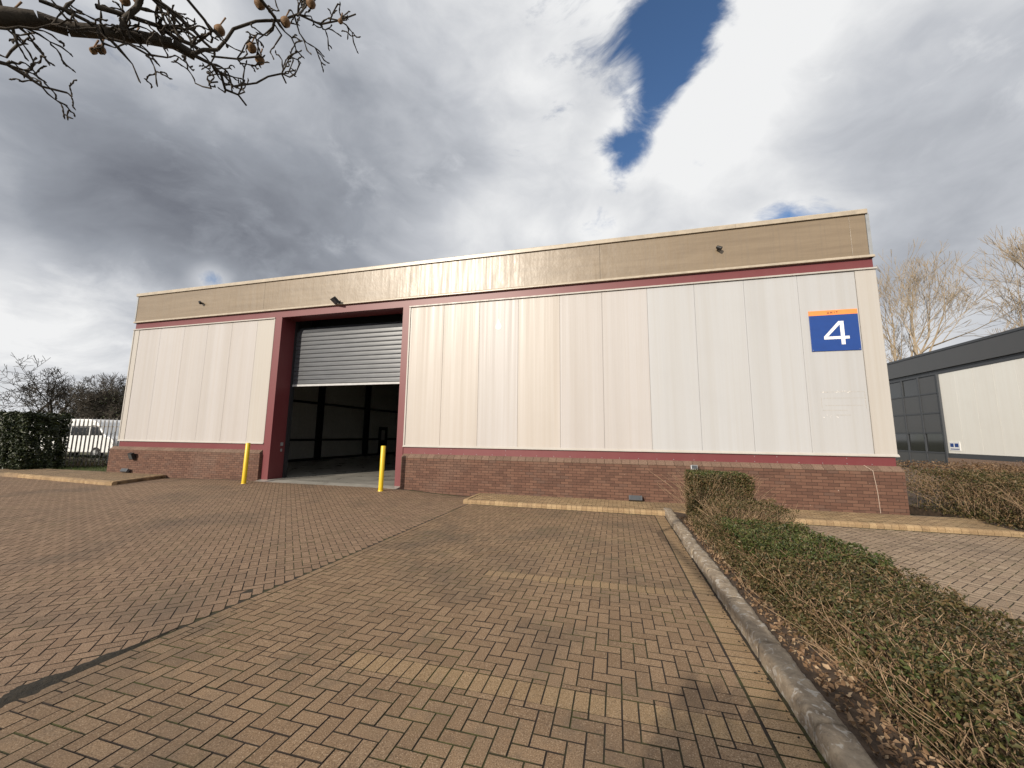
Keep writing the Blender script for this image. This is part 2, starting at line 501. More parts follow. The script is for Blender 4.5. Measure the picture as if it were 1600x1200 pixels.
def kerb_line(a, b_, parent, z, mesh):
    a, b_ = Vector(a), Vector(b_); L = (b_ - a).length; d = (b_ - a) / L; s = .06
    while s < L:
        p_ = a + d * s; o = bpy.data.objects.new('kerb_block', mesh); col.objects.link(o); o.parent = parent
        o.location = (p_.x, p_.y, z + rng.gauss(0, .002)); o.rotation_euler = (0, 0, math.atan2(d.y, d.x)); s += .124
kerb_line((-22.5, 9.43, 0), (-15.75, 8.95, 0), island, .078, km)
kerb_line((-15.75, 8.95, 0), (-16.55, 11.07, 0), island, .078, km)

# ------------------------------------------------------------------ bed kerb
def stone_mat(name, c1, c2, c3):
    mt, nt, b = material(name); p = POS(nt)
    n = nt.noise(p, 6, 7, .75, .6); f = nt.noise(p, 38, 6, .75)
    v = nt.noise(p, 13, 3, .6, 1.2)
    c = nt.ramp(n, [(.3, c1), (.52, c2), (.72, c3)])
    c = nt.mix(nt.maprange(v, .56, .62, 0, .8), c, (.46, .42, .37))      # lichen discs
    c = nt.mix(nt.maprange(f, .52, .78, 0, .5), c, (.07, .058, .043))
    nt.put(b.inputs['Base Color'], c); b.inputs['Roughness'].default_value = .9
    nt.put(b.inputs['Normal'], nt.bump(nt.math('ADD', n, nt.math('MULTIPLY', f, .7)), .8, .022)); return mt
M_kerb = stone_mat('kerb_concrete', (.13, .10, .07), (.29, .23, .165), (.40, .33, .245))
bed_kerb = empty('bed_kerb', (1.2, 5, 0)); tag(bed_kerb, kind='structure')
y = 1.0
while y < 9.75:
    L = .915
    mb = MB(); ns = 10
    prof = [(1.06, -.1), (1.06, .05), (1.062, .092), (1.072, .114), (1.092, .125), (1.15, .129), (1.20, .128), (1.228, .120), (1.235, .07), (1.235, -.1)]
    vs_ = []
    ny = 26
    for j in range(ny + 1):
        yy = y + (L - .011) * j / ny
        e = 0
        for (px_, pz_) in prof:
            wob = .003 * math.sin(yy * 9 + px_ * 20) + .003 * math.sin(yy * 23.1 + pz_ * 60)
            vs_.append((px_ + (wob + rng.gauss(0, .0022)) * (pz_ > 0), yy, pz_ - e + gz(1.1, yy) + (.004 * math.sin(yy * 14.3 + px_ * 31) + rng.gauss(0, .0022) if pz_ > 0 else 0)))
    m_ = len(prof); mb.v = vs_
    for j in range(ny):
        for i in range(m_ - 1):
            a = j * m_ + i; mb.f.append((a, a + 1, a + m_ + 1, a + m_)); mb.mi.append(0)
    mb.f.append(tuple(range(m_))); mb.mi.append(0); mb.f.append(tuple(ny * m_ + i for i in range(m_))); mb.mi.append(0)
    ks = mb.build('kerb_stone', M_kerb, None, smooth=True); ks.location.x = rng.gauss(0, .005); ks.location.z = rng.gauss(0, .004); sub(ks, bed_kerb)
    y += L

# ------------------------------------------------------------------ planting bed soil, litter
mt, nt, b = material('bed_soil'); M_soil = mt
p = POS(nt); n = nt.noise(p, 9, 6, .7); c = nt.ramp(n, [(.3, (.03, .02, .013)), (.6, (.085, .055, .035)), (.8, (.14, .095, .06))])
nt.put(b.inputs['Base Color'], c); b.inputs['Roughness'].default_value = .95; nt.put(b.inputs['Normal'], nt.bump(n, .8, .03))
def bedz(x, y): return .10 + gz(2, y) + .05 * math.sin(x * 3.1 + y) * math.sin(y * 1.7) * min(1, (x - 1.3) * 3) - .10 * sstep(2.5, 2.9, x)
bed = grid_sheet('planting_bed', 1.225, BR + .02, 1.0, 9.8, 18, 70, bedz, M_soil); tag(bed, kind='structure')
bed2 = MB(); bed2.box(7.35, 19.9, 9.86, 30, -.1, .11)
b2 = bed2.build('hedge_bed', M_soil); tag(b2, kind='structure')

def leaf_mat(name, stops, rough=.5, trans=.25):
    mt, nt, b = material(name); r = RND(nt)
    c = nt.ramp(r, stops); f = nt.noise(POS(nt), 3.5, 4, .6)
    c = nt.mix(nt.maprange(f, .4, .7, 0, .4), c, (.03, .028, .012))
    nt.put(b.inputs['Base Color'], c); b.inputs['Roughness'].default_value = rough; b.inputs['Specular IOR Level'].default_value = .35
    tr = nt.new('ShaderNodeBsdfTranslucent'); nt.put(tr.inputs[0], c)
    mx = nt.new('ShaderNodeMixShader'); mx.inputs[0].default_value = trans
    nt.l.new(b.outputs[0], mx.inputs[1]); nt.l.new(tr.outputs[0], mx.inputs[2]); nt.l.new(mx.outputs[0], nt.n['Material Output'].inputs[0])
    return mt
GREEN = leaf_mat('green_leaves', [(0, (.035, .055, .014)), (.45, (.075, .098, .026)), (.75, (.12, .13, .04)), (1, (.20, .15, .07))], .4)
OLIVE = leaf_mat('olive_leaves', [(0, (.045, .042, .015)), (.38, (.088, .086, .028)), (.68, (.15, .108, .046)), (1, (.23, .14, .075))], .5)
BROWN = leaf_mat('brown_leaves', [(0, (.07, .04, .02)), (.4, (.16, .09, .045)), (.75, (.25, .15, .08)), (1, (.36, .25, .15))], .65)
DARK = leaf_mat('dark_evergreen_leaves', [(0, (.008, .014, .005)), (.6, (.018, .03, .009)), (1, (.05, .06, .016))], .45, .1)
LITTER = leaf_mat('dead_leaves', [(0, (.10, .055, .03)), (.4, (.22, .13, .07)), (.8, (.34, .22, .13)), (1, (.46, .34, .22))], .7, .1)
M_twig = simple('twig_bark', (.17, .105, .062), .8, .2, var=.4, nscale=20)

def leaves(pts, nrm, size, jitter=.9, aspect=.5):
    """numpy leaf rhombi with a fold; pts (n,3), nrm (n,3) preferred normals"""
    n = len(pts)
    nn = nrm + nrs.normal(0, jitter, (n, 3)); nn /= np.linalg.norm(nn, axis=1)[:, None] + 1e-9
    t = nrs.normal(0, 1, (n, 3)); t -= nn * np.sum(t * nn, 1)[:, None]; t /= np.linalg.norm(t, axis=1)[:, None] + 1e-9
    bt = np.cross(nn, t); s = size * nrs.uniform(.6, 1.35, (n, 1))
    fold = nn * s * .18
    v = np.stack([pts - t * s * .5, pts + bt * s * aspect * .5 + fold, pts + t * s * .5, pts - bt * s * aspect * .5 + fold], 1).reshape(-1, 3)
    k = np.arange(n)[:, None] * 4
    f = np.concatenate([k + [0, 1, 2], k + [0, 2, 3]], 1).reshape(-1, 3)
    return v, f
def np_mesh(name, v, f, mat, parent=None):
    me = bpy.data.meshes.new(name); me.vertices.add(len(v)); me.vertices.foreach_set('co', np.asarray(v, np.float32).ravel())
    nf = len(f); me.loops.add(nf * 3); me.loops.foreach_set('vertex_index', np.asarray(f, np.int32).ravel())
    me.polygons.add(nf); me.polygons.foreach_set('loop_start', np.arange(nf, dtype=np.int32) * 3)
    me.polygons.foreach_set('loop_total', np.full(nf, 3, np.int32)); me.update(calc_edges=True); me.validate()
    return link(name, me, mat, parent)

def hedge(name, label, boxes, n_leaf, size, mat, n_twig=0, twig_len=.3, group=None, cat='hedge', lean=.5, seed=1, twig_r=.0035, rnd=.25, twigmat=None, leafshell=.16):
    """boxes: list of (cx,cy,z0,lx,ly,lz) rounded volumes filled mostly near their surface"""
    global nrs
    nrs = np.random.RandomState(seed); rr = random.Random(seed)
    P_, N_ = [], []
    vol = [b_[3] * b_[4] + b_[3] * b_[5] * 2 + b_[4] * b_[5] * 2 for b_ in boxes]; tot = sum(vol)
    tw = MB()
    for b_, vv in zip(boxes, vol):
        cx, cy, z0, lx, ly, lz = b_; k = int(n_leaf * vv / tot)
        u = nrs.uniform(-1, 1, (k, 3)); ax = nrs.choice(3, k, p=np.array([ly * lz, lx * lz, lx * ly]) / (ly * lz + lx * lz + lx * ly))
        sg = nrs.choice([-1, 1], k); depth = np.abs(nrs.normal(0, leafshell, k))
        nr = np.zeros((k, 3)); idx = np.arange(k)
        u[idx, ax] = sg * (1 - np.clip(depth, 0, .95)); nr[idx, ax] = sg
        # round the corners and roughen the outline
        l3 = np.linalg.norm(np.abs(u) ** 3, axis=1) ** (1 / 3) + 1e-6
        u = u * (1 - rnd + rnd / np.maximum(l3, 1))[:, None]
        fx = 3.2 * max(lx, .6); fy = 3.2 * max(ly, .6)
        lump = 1 + .10 * np.sin(u[:, :1] * fx + cx * 3) * np.sin(u[:, 1:2] * fy + cy) + .07 * np.sin(u[:, :1] * fx * 2.3 + u[:, 2:3] * 5 + cy) * np.sin(u[:, 1:2] * fy * 2.1 + cx) + nrs.normal(0, .035, (k, 1))
        pt = u * lump * np.array([lx / 2, ly / 2, lz / 2]) + np.array([cx, cy, z0 + lz / 2])
        keep = pt[:, 2] > z0 - .02
        P_.append(pt[keep]); N_.append(nr[keep] + np.array([0, 0, .4]))
        for _ in range(int(n_twig * vv / tot)):
            bx = cx + rr.uniform(-.48, .48) * lx; by = cy + rr.uniform(-.48, .48) * ly
            top = z0 + lz * rr.uniform(.55, 1.08); bot = max(z0, top - twig_len * rr.uniform(.6, 1.6))
            dx, dy = rr.gauss(0, lean) * (top - bot), rr.gauss(0, lean) * (top - bot)
            mid = Vector((bx + dx * .4 + rr.gauss(0, .02), by + dy * .4 + rr.gauss(0, .02), (bot + top) / 2))
            tw.tube((bx, by, bot), mid, twig_r, twig_r * .8, 3); tw.tube(mid, (bx + dx, by + dy, top), twig_r * .8, twig_r * .4, 3)
    P_ = np.concatenate(P_); N_ = np.concatenate(N_)
    v, f = leaves(P_, N_, size)
    x0 = boxes[0]
    root = empty(name, (x0[0], x0[1], x0[2])); tag(root, label, cat, group)
    o = np_mesh('foliage', v, f, mat); sub(o, root); tag(o, kind='stuff')
    if tw.v: t_ = sub(tw.build('stems', twigmat or M_twig, fix=False), root); tag(t_, kind='stuff')
    return root

M_twig2 = simple('dry_twig', (.27, .185, .115), .8, .2, var=.45, nscale=14)
zb = .10
box_hedge = hedge('clipped_hedge', 'tall clipped block of hedge with green top at the far end of the bed', [(2.05, 9.25, zb - .02, 1.15, .95, .95)], 30000, .042, OLIVE, 900, .45, seed=3, twigmat=M_twig2, group=None)
cap_ = hedge('clipped_hedge', 'x', [(2.05, 9.25, .93, 1.05, .85, .14)], 2600, .04, GREEN, 0, seed=4)
for ch_o in list(cap_.children): ch_o.name = 'top_growth'; sub(ch_o, box_hedge)
bpy.data.objects.remove(cap_)
hedge('twiggy_shrub', 'brown half-bare twiggy shrub beside the clipped hedge block', [(2.3, 8.15, zb, 1.1, 1.1, .52), (2.1, 7.35, zb, 1.1, .9, .34)], 12000, .038, OLIVE, 1700, .5, seed=5, lean=.45, twigmat=M_twig2, cat='shrub')
hedge('green_shrub', 'low leafy green shrub in the middle of the planting bed', [(2.15, 6.4, zb - .02, 1.15, 1.4, .44), (2.2, 5.5, zb - .02, 1.15, 1.1, .48)], 18000, .040, GREEN, 600, .22, seed=6, cat='shrub', leafshell=.22)
hedge('low_shrub', 'mixed olive and brown low shrub spilling towards the neighbouring bay', [(2.15, 4.6, zb - .02, 1.2, 1.3, .46), (1.8, 5.4, zb - .03, .8, 1.6, .26), (1.8, 7.0, zb - .03, .8, 1.8, .26), (1.75, 4.3, zb - .03, .6, 1.0, .16)], 32000, .036, OLIVE, 1100, .22, seed=7, cat='shrub', twigmat=M_twig2, leafshell=.22)
hedge('dry_shrub', 'dry brown stemmy shrub with few green leaves over leaf litter', [(2.2, 3.4, zb - .02, 1.2, 1.3, .46), (1.85, 4.0, zb - .03, .7, 1.2, .24), (2.2, 2.4, zb - .02, 1.2, 1.0, .44)], 20000, .034, OLIVE, 1800, .22, seed=8, cat='shrub', twigmat=M_twig2, lean=.6)
hedge('leafy_sprigs', 'scattered bright green leafy sprigs among the dry shrub stems', [(2.15, 3.7, zb, 1.1, 1.6, .42), (2.15, 2.7, zb, 1.1, 1.0, .40)], 7000, .036, GREEN, 300, .3, seed=9, cat='shrub', leafshell=.4)
hedge('ground_cover', 'low brown and olive ground cover spreading along the stone kerb', [(1.72, 6.3, zb - .02, .8, 2.8, .24), (1.68, 8.1, zb - .02, .7, 1.3, .26), (1.75, 4.6, zb - .02, .75, 1.3, .2), (1.85, 3.4, zb - .02, .7, 1.2, .17)], 16000, .034, OLIVE, 900, .18, seed=15, cat='shrub', twigmat=M_twig2, leafshell=.3)
# hedge beside the building corner
hb = []
for i in range(9):
    t = i / 8; hb.append((8.15 + .15 * t + 1.1 * t, 12.0 - 3.0 * t + .0, .1, 1.7 + 2.2 * t, 1.3, .98 - .10 * t))
hedge('boundary_hedge', 'long brown and green hedge running from the brick corner along the footpath', hb, 34000, .05, OLIVE, 1800, .5, seed=10, twigmat=M_twig2)
hedge('boundary_hedge', 'russet hedge in front of the neighbouring white clad building', [(12.5, 13.5, .1, 5.5, 3.0, .95), (16.5, 15.5, .1, 6, 5, 1.0), (11.5, 16.5, .1, 4.5, 5, .9)], 24000, .065, BROWN, 1800, .5, seed=11, twigmat=M_twig2)

# leaf litter on the bed
k = 4200
lx = 1.26 + np.abs(nrs.normal(0, .45, k)); ly = nrs.uniform(1.8, 9.0, k); ok = lx < 2.7; lx, ly = lx[ok], ly[ok]
lp = np.array([(x, y, bedz(x, y) + .012 + .02 * nrs.rand()) for x, y in zip(lx, ly)])
v, f = leaves(lp, np.tile([0, 0, 1.0], (len(lp), 1)), .040, .7, .6)
o = np_mesh('leaf_litter', v, f, LITTER); tag(o, 'dead brown leaves lying along the planting bed kerb', 'leaf litter', kind='stuff')
# crumbs of soil and moss in the channel by the kerb and a bare dirt strip at the yard joint
mt, nt, b = material('dirt'); M_dirt = mt
p = POS(nt); n = nt.noise(p, 30, 5, .7); nt.put(b.inputs['Base Color'], nt.ramp(n, [(.3, (.010, .008, .005)), (.6, (.024, .018, .010)), (.8, (.05, .036, .02))]))
b.inputs['Roughness'].default_value = .95; nt.put(b.inputs['Normal'], nt.bump(n, .9, .02))
mb = MB()
ds = 40
for i in range(ds + 1):
    t = i / ds; y = 1.3 + 1.5 * t; wd = (.24 * (1 - t) ** 1.3 + .008) * (1 + .25 * math.sin(y * 17) + .22 * math.sin(y * 41) + .2 * rng.random())
    cx = BX - .03 - .05 * (1 - t)
    mb.v += [(cx - wd, y, gz(cx, y) - .004), (cx, y, gz(cx, y) + .009), (cx + wd * .8, y, gz(cx, y) - .004)]
for i in range(ds):
    for j in range(2):
        a = i * 3 + j; mb.f.append((a, a + 1, a + 4, a + 3)); mb.mi.append(0)
o = mb.build('dirt_strip', M_dirt, fix=False, smooth=True); tag(o, kind='structure')
mb = MB()
for i in range(150):
    y = rng.uniform(1.8, 8.5); x = 1.055 - abs(rng.gauss(0, .05)); s = rng.uniform(.004, .012)
    z = gz(x, y)
    mb.tube((x, y, z - .003), (x + rng.gauss(0, .005), y, z + s * .7), s, s * .4, 5, True)
o = mb.build('kerb_dirt', M_dirt, fix=False); tag(o, 'crumbs of soil and moss gathered along the bed kerb', 'dirt', kind='stuff')

# ------------------------------------------------------------------ main building
FY = 11.20; BY = 11.07
XL, XR = -19.60, 6.37
DL, DR = -11.885, -6.842         # door opening
bld = empty('warehouse_unit', (-6.6, 20, 0))
tag(bld, 'long pale clad warehouse unit with brick plinth, burgundy trim and half-open roller shutter', 'building')
def part(mb, name, mat, smooth=False, bevel=0, parent=None, label=None):
    o = mb.build(name, mat, None, smooth, bevel); sub(o, parent or bld)
    if label: o['label'] = label
    return o

def clad_mat(name, tint, streak=.35, rough=.42):
    mt, nt, b = material(name); p = POS(nt)
    r = RND(nt)
    st = nt.noise(nt.scale(p, (9, 9, .12)), 1.0, 5, .6); st2 = nt.noise(nt.scale(p, (45, 45, .25)), 1.0, 3, .6)
    blot = nt.noise(p, .9, 4, .6); band = nt.noise(nt.scale(p, (2.2, 2.2, .05)), 1.0, 3, .6)
    c = nt.mix(nt.maprange(st, .42, .68, 0, streak), tint, (tint[0] * .80, tint[1] * .74, tint[2] * .66))
    c = nt.mix(nt.maprange(st2, .45, .7, 0, streak * .22), c, (tint[0] * .78, tint[1] * .75, tint[2] * .70))
    c = nt.mix(nt.maprange(blot, .5, .75, 0, .22), c, (tint[0] * .85, tint[1] * .83, tint[2] * .82))
    c = nt.mix(nt.maprange(band, .45, .70, 0, streak * 1.1), c, (tint[0] * .76, tint[1] * .72, tint[2] * .66))
    c = nt.mix(nt.maprange(r, 0, 1, 0, .16), c, (tint[0] * .86, tint[1] * .80, tint[2] * .76))
    nt.put(b.inputs['Base Color'], c)
    nt.put(b.inputs['Roughness'], nt.maprange(st, .3, .7, rough - .06, rough + .12)); b.inputs['Specular IOR Level'].default_value = .5
    # micro-rib profile
    sepn = nt.new('ShaderNodeSeparateXYZ'); nt.put(sepn.inputs[0], p)
    rib = nt.math('SINE', nt.math('MULTIPLY', sepn.outputs[0], 2 * math.pi / .05))
    nt.put(b.inputs['Normal'], nt.bump(nt.math('ADD', rib, nt.math('MULTIPLY', blot, 2.0)), .05, .004))
    return mt
M_clad = clad_mat('wall_cladding', (.455, .432, .425))
M_clad_warm = clad_mat('wall_cladding_stained', (.465, .427, .395), .38)  # warm sun glint near the door put into the colour, along with staining
M_clad_cool = clad_mat('wall_cladding_clean', (.45, .455, .467), .28)  # cooler tint for the panels away from the painted glint
M_trim = clad_mat('trim_cream', (.455, .43, .40), .3)
def paint(name, c, rough=.45, fade=.3):
    mt, nt, b = material(name); p = POS(nt)
    n = nt.noise(nt.scale(p, (1.3, 1.3, .5)), 1.5, 5, .65); f = nt.noise(p, 35, 4, .7)
    cc = nt.mix(nt.maprange(n, .4, .72, 0, fade), c, (c[0] * .8 + .06, c[1] * .9 + .035, c[2] * .9 + .03))
    cc = nt.mix(nt.maprange(f, .62, .8, 0, .35), cc, (c[0] * .5, c[1] * .5, c[2] * .5))
    nt.put(b.inputs['Base Color'], cc); b.inputs['Roughness'].default_value = rough; return mt
M_red = paint('burgundy_paint', (.150, .032, .036), .45, .3)
M_fascia, nt, b = material('fascia_metal')
p = POS(nt)
st = nt.noise(nt.scale(p, (.5, .5, 6)), 1.2, 6, .65); st2 = nt.noise(nt.scale(p, (14, 14, .5)), 1.0, 5, .65); f_ = nt.noise(p, 60, 4, .7)
c = nt.ramp(st, [(.3, (.19, .142, .094)), (.55, (.225, .170, .113)), (.75, (.25, .192, .13))])
c = nt.mix(nt.maprange(st2, .48, .72, 0, .35), c, (.14, .11, .08)); c = nt.mix(nt.maprange(f_, .6, .8, 0, .3), c, (.17, .14, .11))
nt.put(b.inputs['Base Color'], c); nt.put(b.inputs['Roughness'], nt.maprange(st2, .3, .7, .30, .48)); b.inputs['Specular IOR Level'].default_value = .6
nt.put(b.inputs['Normal'], nt.bump(nt.noise(p, 1.4, 4, .6), .25, .05))
M_coping = simple('coping_metal', (.40, .34, .265), .35, .5, var=.15)
M_black = simple('black_plastic', (.012, .012, .013), .45, .4)
M_grey = simple('galvanised_grey', (.33, .34, .35), .45, .5, metal=.3)

# cladding panels
Z0, Z1 = 1.455, 6.03
seams_r = [-6.56, -5.34, -4.10, -2.83, -1.54, -.30, .96, 2.20, 3.43, 4.68, 5.94]
seams_l = [-19.30, -18.06, -16.74, -15.50, -14.27, -13.04]
def panel(x0, x1, mat, name='wall_panel'):
    mb = MB(); gap = .0022; d = .008
    prof = [(x0 + gap, FY + .05), (x0 + gap, FY + d * .5), (x0 + gap + .004, FY), (x1 - gap - .004, FY), (x1 - gap, FY + d * .5), (x1 - gap, FY + .05)]
    mb.prism(prof, 'z', Z0, Z1); return part(mb, name, mat)
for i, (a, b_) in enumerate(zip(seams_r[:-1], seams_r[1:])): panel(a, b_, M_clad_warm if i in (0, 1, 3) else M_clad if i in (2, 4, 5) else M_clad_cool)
for a, b_ in zip(seams_l[:-1], seams_l[1:]): panel(a, b_, M_clad)
panel(-13.04, -12.22, M_trim, 'infill_panel')
# backing behind the panels so that joints read dark
M_joint_dark = simple('joint_shadow_gasket', (.10, .075, .06), .8, .2)
for x0, x1 in ((XL + .02, -12.2), (-6.60, XR - .02)):
    mb = MB(); mb.box(x0, x1, FY + .022, FY + .30, 1.0, 6.6); part(mb, 'wall_core', M_joint_dark)
# corner trims and top / bottom drips
mb = MB(); mb.box(XL, -19.305, FY - .012, FY + .06, Z0, Z1); part(mb, 'corner_trim', M_trim)
mb = MB(); mb.box(XL - .02, XL + .03, FY - .03, FY + .2, Z0 - .02, Z1 + .02); part(mb, 'corner_trim', M_trim)
mb = MB(); mb.box(5.945, XR, FY - .012, FY + .06, Z0, Z1); part(mb, 'corner_trim', M_trim)
mb = MB(); mb.box(XR - .02, XR + .02, FY + .0, FY + .3, Z0, Z1); part(mb, 'corner_trim', M_trim)
for x0, x1 in ((XL - .03, -12.19), (-6.60, XR + .03)):
    mb = MB(); mb.prism([(FY - .055, 1.40), (FY + .08, 1.40), (FY + .08, 1.462), (FY - .02, 1.462), (FY - .055, 1.42)], 'x', x0, x1); part(mb, 'bottom_trim', M_trim)
    mb = MB(); mb.prism([(FY - .05, 6.035), (FY + .08, 6.035), (FY + .08, 6.085), (FY - .05, 6.075)], 'x', x0 - .0, x1); part(mb, 'top_trim', M_trim)
mb = MB(); mb.box(-12.235, -12.195, FY - .03, FY + .06, 1.46, 6.04); part(mb, 'edge_trim', M_trim)
mb = MB(); mb.box(-6.60, -6.555, FY - .03, FY + .06, 1.46, 6.04); part(mb, 'edge_trim', M_trim)
# burgundy bands, rivets
for x0, x1 in ((XL + .05, -12.17), (-6.62, XR - .03)):
    mb = MB(); mb.box(x0, x1, FY + .0, FY + .09, 1.16, 1.405); part(mb, 'lower_band', M_red)
mb = MB(); mb.box(XL + .03, XR - .02, FY + .0, FY + .12, 6.07, 6.40); part(mb, 'upper_band', M_red)
x = -6.3
while x < XR - .1:
    for dz in ((1.215, 1.345) if rng.random() < .25 else (1.215,)):
        mb = MB(); mb.tube((x, FY + .002, dz), (x, FY - .005, dz), .011, .008, 6, True); part(mb, 'rivet', M_grey)
    x += rng.choice([.42, .47, .5])
# door frame
mb = MB(); mb.box(-12.19, DL, FY - .02, FY + .62, .02, 6.08); part(mb, 'door_jamb', M_red)
mb = MB(); mb.box(DR, -6.603, FY - .02, FY + .62, .02, 6.08); part(mb, 'door_jamb', M_red)
mb = MB(); mb.box(DL - .02, DR + .02, FY + .002, FY + .62, 6.076, 6.30); part(mb, 'door_lintel', M_red)
# fascia
FF = 11.145
fj = [XL + .06, -12.79, -6.60, -.33, 5.92, 6.27]
for i, (a, b_) in enumerate(zip(fj[:-1], fj[1:])):
    mb = MB(); mb.prism([(a + .004, FF + .1), (a + .003, FF + .001), (a + .005, FF), (b_ - .005, FF), (b_ - .003, FF + .001), (b_ - .004, FF + .1)], 'z', 6.395, 7.514)
    part(mb, 'fascia_panel', M_fascia)
mb = MB(); mb.box(XL - .0, XR - .05, FF + .015, FF + .5, 6.365, 7.503); part(mb, 'fascia_core', M_joint_dark)
mb = MB(); mb.box(XL - .01, XL + .055, FF - .012, FF + .4, 6.335, 7.503); part(mb, 'fascia_end', M_grey)
mb = MB(); mb.box(6.275, XR - .02, FF - .008, FF + .4, 6.335, 7.503); part(mb, 'fascia_end', M_grey)
mb = MB(); mb.prism([(FF - .035, 6.335), (FF + .16, 6.335), (FF + .16, 6.390), (FF - .005, 6.407), (FF - .035, 6.365)], 'x', XL - .02, XR - .0); part(mb, 'fascia_drip', M_coping)
xs = [XL - .03, -15.4, -12.2, -9.1, -6.0, -2.9, .2, 3.3, XR - .06]
for a, b_ in zip(xs[:-1], xs[1:]):
    mb = MB(); mb.prism([(FF - .05, 7.498), (FF - .05, 7.604), (FF - .03, 7.629), (FF + .35, 7.645), (FF + .35, 7.498)], 'x', a + .002, b_ - .002)
    part(mb, 'coping', M_coping)
# shell: side, back, roof, floor, inner lining
M_liner = simple('liner_panel', (.62, .61, .55), .6, .3, var=.08)
M_floor, nt, b = material('slab_concrete'); p = POS(nt)
n = nt.noise(p, 1.2, 6, .65)
nt.put(b.inputs['Base Color'], nt.ramp(n, [(.3, (.24, .225, .20)), (.7, (.36, .34, .30))])); nt.put(b.inputs['Roughness'], nt.maprange(n, .3, .7, .22, .42))
M_steel = simple('dark_steel', (.02, .021, .024), .5, .4)
mb = MB(); mb.box(XL + .05, XL + .25, FY + .3, 40, -.1, 7.4); part(mb, 'side_wall', M_clad)
mb = MB(); mb.box(XR - .25, XR - .05, FY + .3, 40, -.1, 7.4); part(mb, 'side_wall', M_clad)
mb = MB(); mb.box(XL + .05, XR - .05, 39.8, 40.0, -.1, 7.4); part(mb, 'rear_wall', M_clad)
M_rl, nt, b = material('rooflight_sheet')  # translucent roof strips added to brighten the interior
tr_ = nt.new('ShaderNodeBsdfTranslucent'); tr_.inputs[0].default_value = (.8, .82, .8, 1); nt.l.new(tr_.outputs[0], nt.n['Material Output'].inputs[0])
rx = [XL + .06, -15.2, -14.98, -9.6, -9.38, -3.2, -2.98, XR - .06]
for i in range(7):
    mb = MB()
    if i % 2 == 0: mb.box(rx[i], rx[i + 1], FF + .3, 40, 7.15, 7.40); part(mb, 'roof', M_steel)
    else:
        mb.box(rx[i], rx[i + 1], 17, 38, 7.34, 7.36); part(mb, 'rooflight', M_rl)
        mb = MB(); mb.box(rx[i], rx[i + 1], FF + .3, 17, 7.15, 7.40); part(mb, 'roof', M_steel)
        mb = MB(); mb.box(rx[i], rx[i + 1], 38, 40, 7.15, 7.40); part(mb, 'roof', M_steel)
mb = MB(); mb.box(XL + .2, XR - .2, FY + .0, 39.8, -.1, .165); part(mb, 'floor_slab', M_floor)
mb = MB(); mb.prism([(10.90, .02), (10.90, gz(-9, 10.9) - .002), (FY + .01, .167), (FY + .01, .02)], 'x', -12.19, -6.60); part(mb, 'door_apron', M_floor)
LX = -18.0
yv = FY + .45
while yv < 39:
    mb = MB(); mb.box(LX - .05, LX, yv + .004, min(39.7, yv + 2.34), .30, 7.1); part(mb, 'liner_panel', M_liner); yv += 2.345
mb = MB(); mb.box(LX - .3, LX - .055, FY + .4, 39.8, .1, 7.1); part(mb, 'liner_core', M_steel)
mb = MB(); mb.box(LX - .05, LX + .06, FY + .4, 39.8, .165, .298); part(mb, 'dado', M_steel)
for yc in (15.5, 20.2, 24.9, 29.6, 34.3):
    mb = MB(); mb.box(LX + .0, LX + .36, yc - .10, yc - .085, .165, 7.1); mb.box(LX + .0, LX + .36, yc + .085, yc + .10, .165, 7.1); mb.box(LX + .17, LX + .19, yc - .085, yc + .085, .165, 7.1)
    part(mb, 'steel_column', M_steel)
for zr in (1.40, 3.65):
    mb = MB(); mb.box(LX + .002, LX + .11, FY + .5, 39.7, zr - .06, zr + .06); part(mb, 'sheeting_rail', M_steel)
mb = MB(); mb.box(LX, XR - .3, 33.9, 34.0, .165, 7.1); part(mb, 'inner_rear_wall', M_liner)
mb = MB(); mb.box(LX + .11, LX + .18, 26.6, 27.7, .17, 2.35); idr = part(mb, 'inner_door', M_steel)
M_pane = simple('vision_pane', (.45, .42, .40), .2, .5)
mb = MB(); mb.box(LX + .181, LX + .19, 26.85, 27.35, 1.3, 2.1); part(mb, 'vision_panel', M_pane, parent=None)
# roller shutter
SY = FY + .66
M_slat, nt, b = material('shutter_slat'); p = POS(nt)
n = nt.noise(nt.scale(p, (1, 1, 6)), 2.0, 4, .6)
nt.put(b.inputs['Base Color'], nt.ramp(n, [(.3, (.055, .06, .068)), (.7, (.085, .09, .10))])); b.inputs['Roughness'].default_value = .35; b.inputs['Metallic'].default_value = .15
sh = bld
zt = 3.62; P_S = .165
prof_pts = []
# centre line: straight up to 5.55 then curling back onto the barrel
def shut_pt(s):
    zz = 3.62 + s
    if zz <= 5.58: return (SY, zz, 0.0)
    rad = .34; a = (zz - 5.58) / rad
    return (SY + rad - rad * math.cos(a), 5.58 + rad * math.sin(a), a)
s = 0.0
while s < 2.5:
    y0_, z0_, a0_ = shut_pt(s + .004); y1_, z1_, a1_ = shut_pt(s + P_S - .004); am = (a0_ + a1_) / 2
    mb = MB(); nn_ = 6; pf = []
    for i in range(nn_ + 1):
        t = i / nn_; bul = (0, -.013, -.006, -.005, -.004, -.002, 0)[i]
        yy = y0_ + (y1_ - y0_) * t + bul * math.cos(am); zz = z0_ + (z1_ - z0_) * t - bul * math.sin(am) * -1
        pf.append((yy, zz))
    pf += [(y1_ + .02, z1_), (y0_ + .02, z0_)]
    mb.prism(pf, 'x', DL + .06, DR - .06); part(mb, 'shutter_slat', M_slat)
    s += P_S
mb = MB(); mb.box(DL + .06, DR - .06, SY - .02, SY + .04, 3.545, 3.617); part(mb, 'bottom_bar', simple('bar_alloy', (.45, .45, .45), .4, .5))
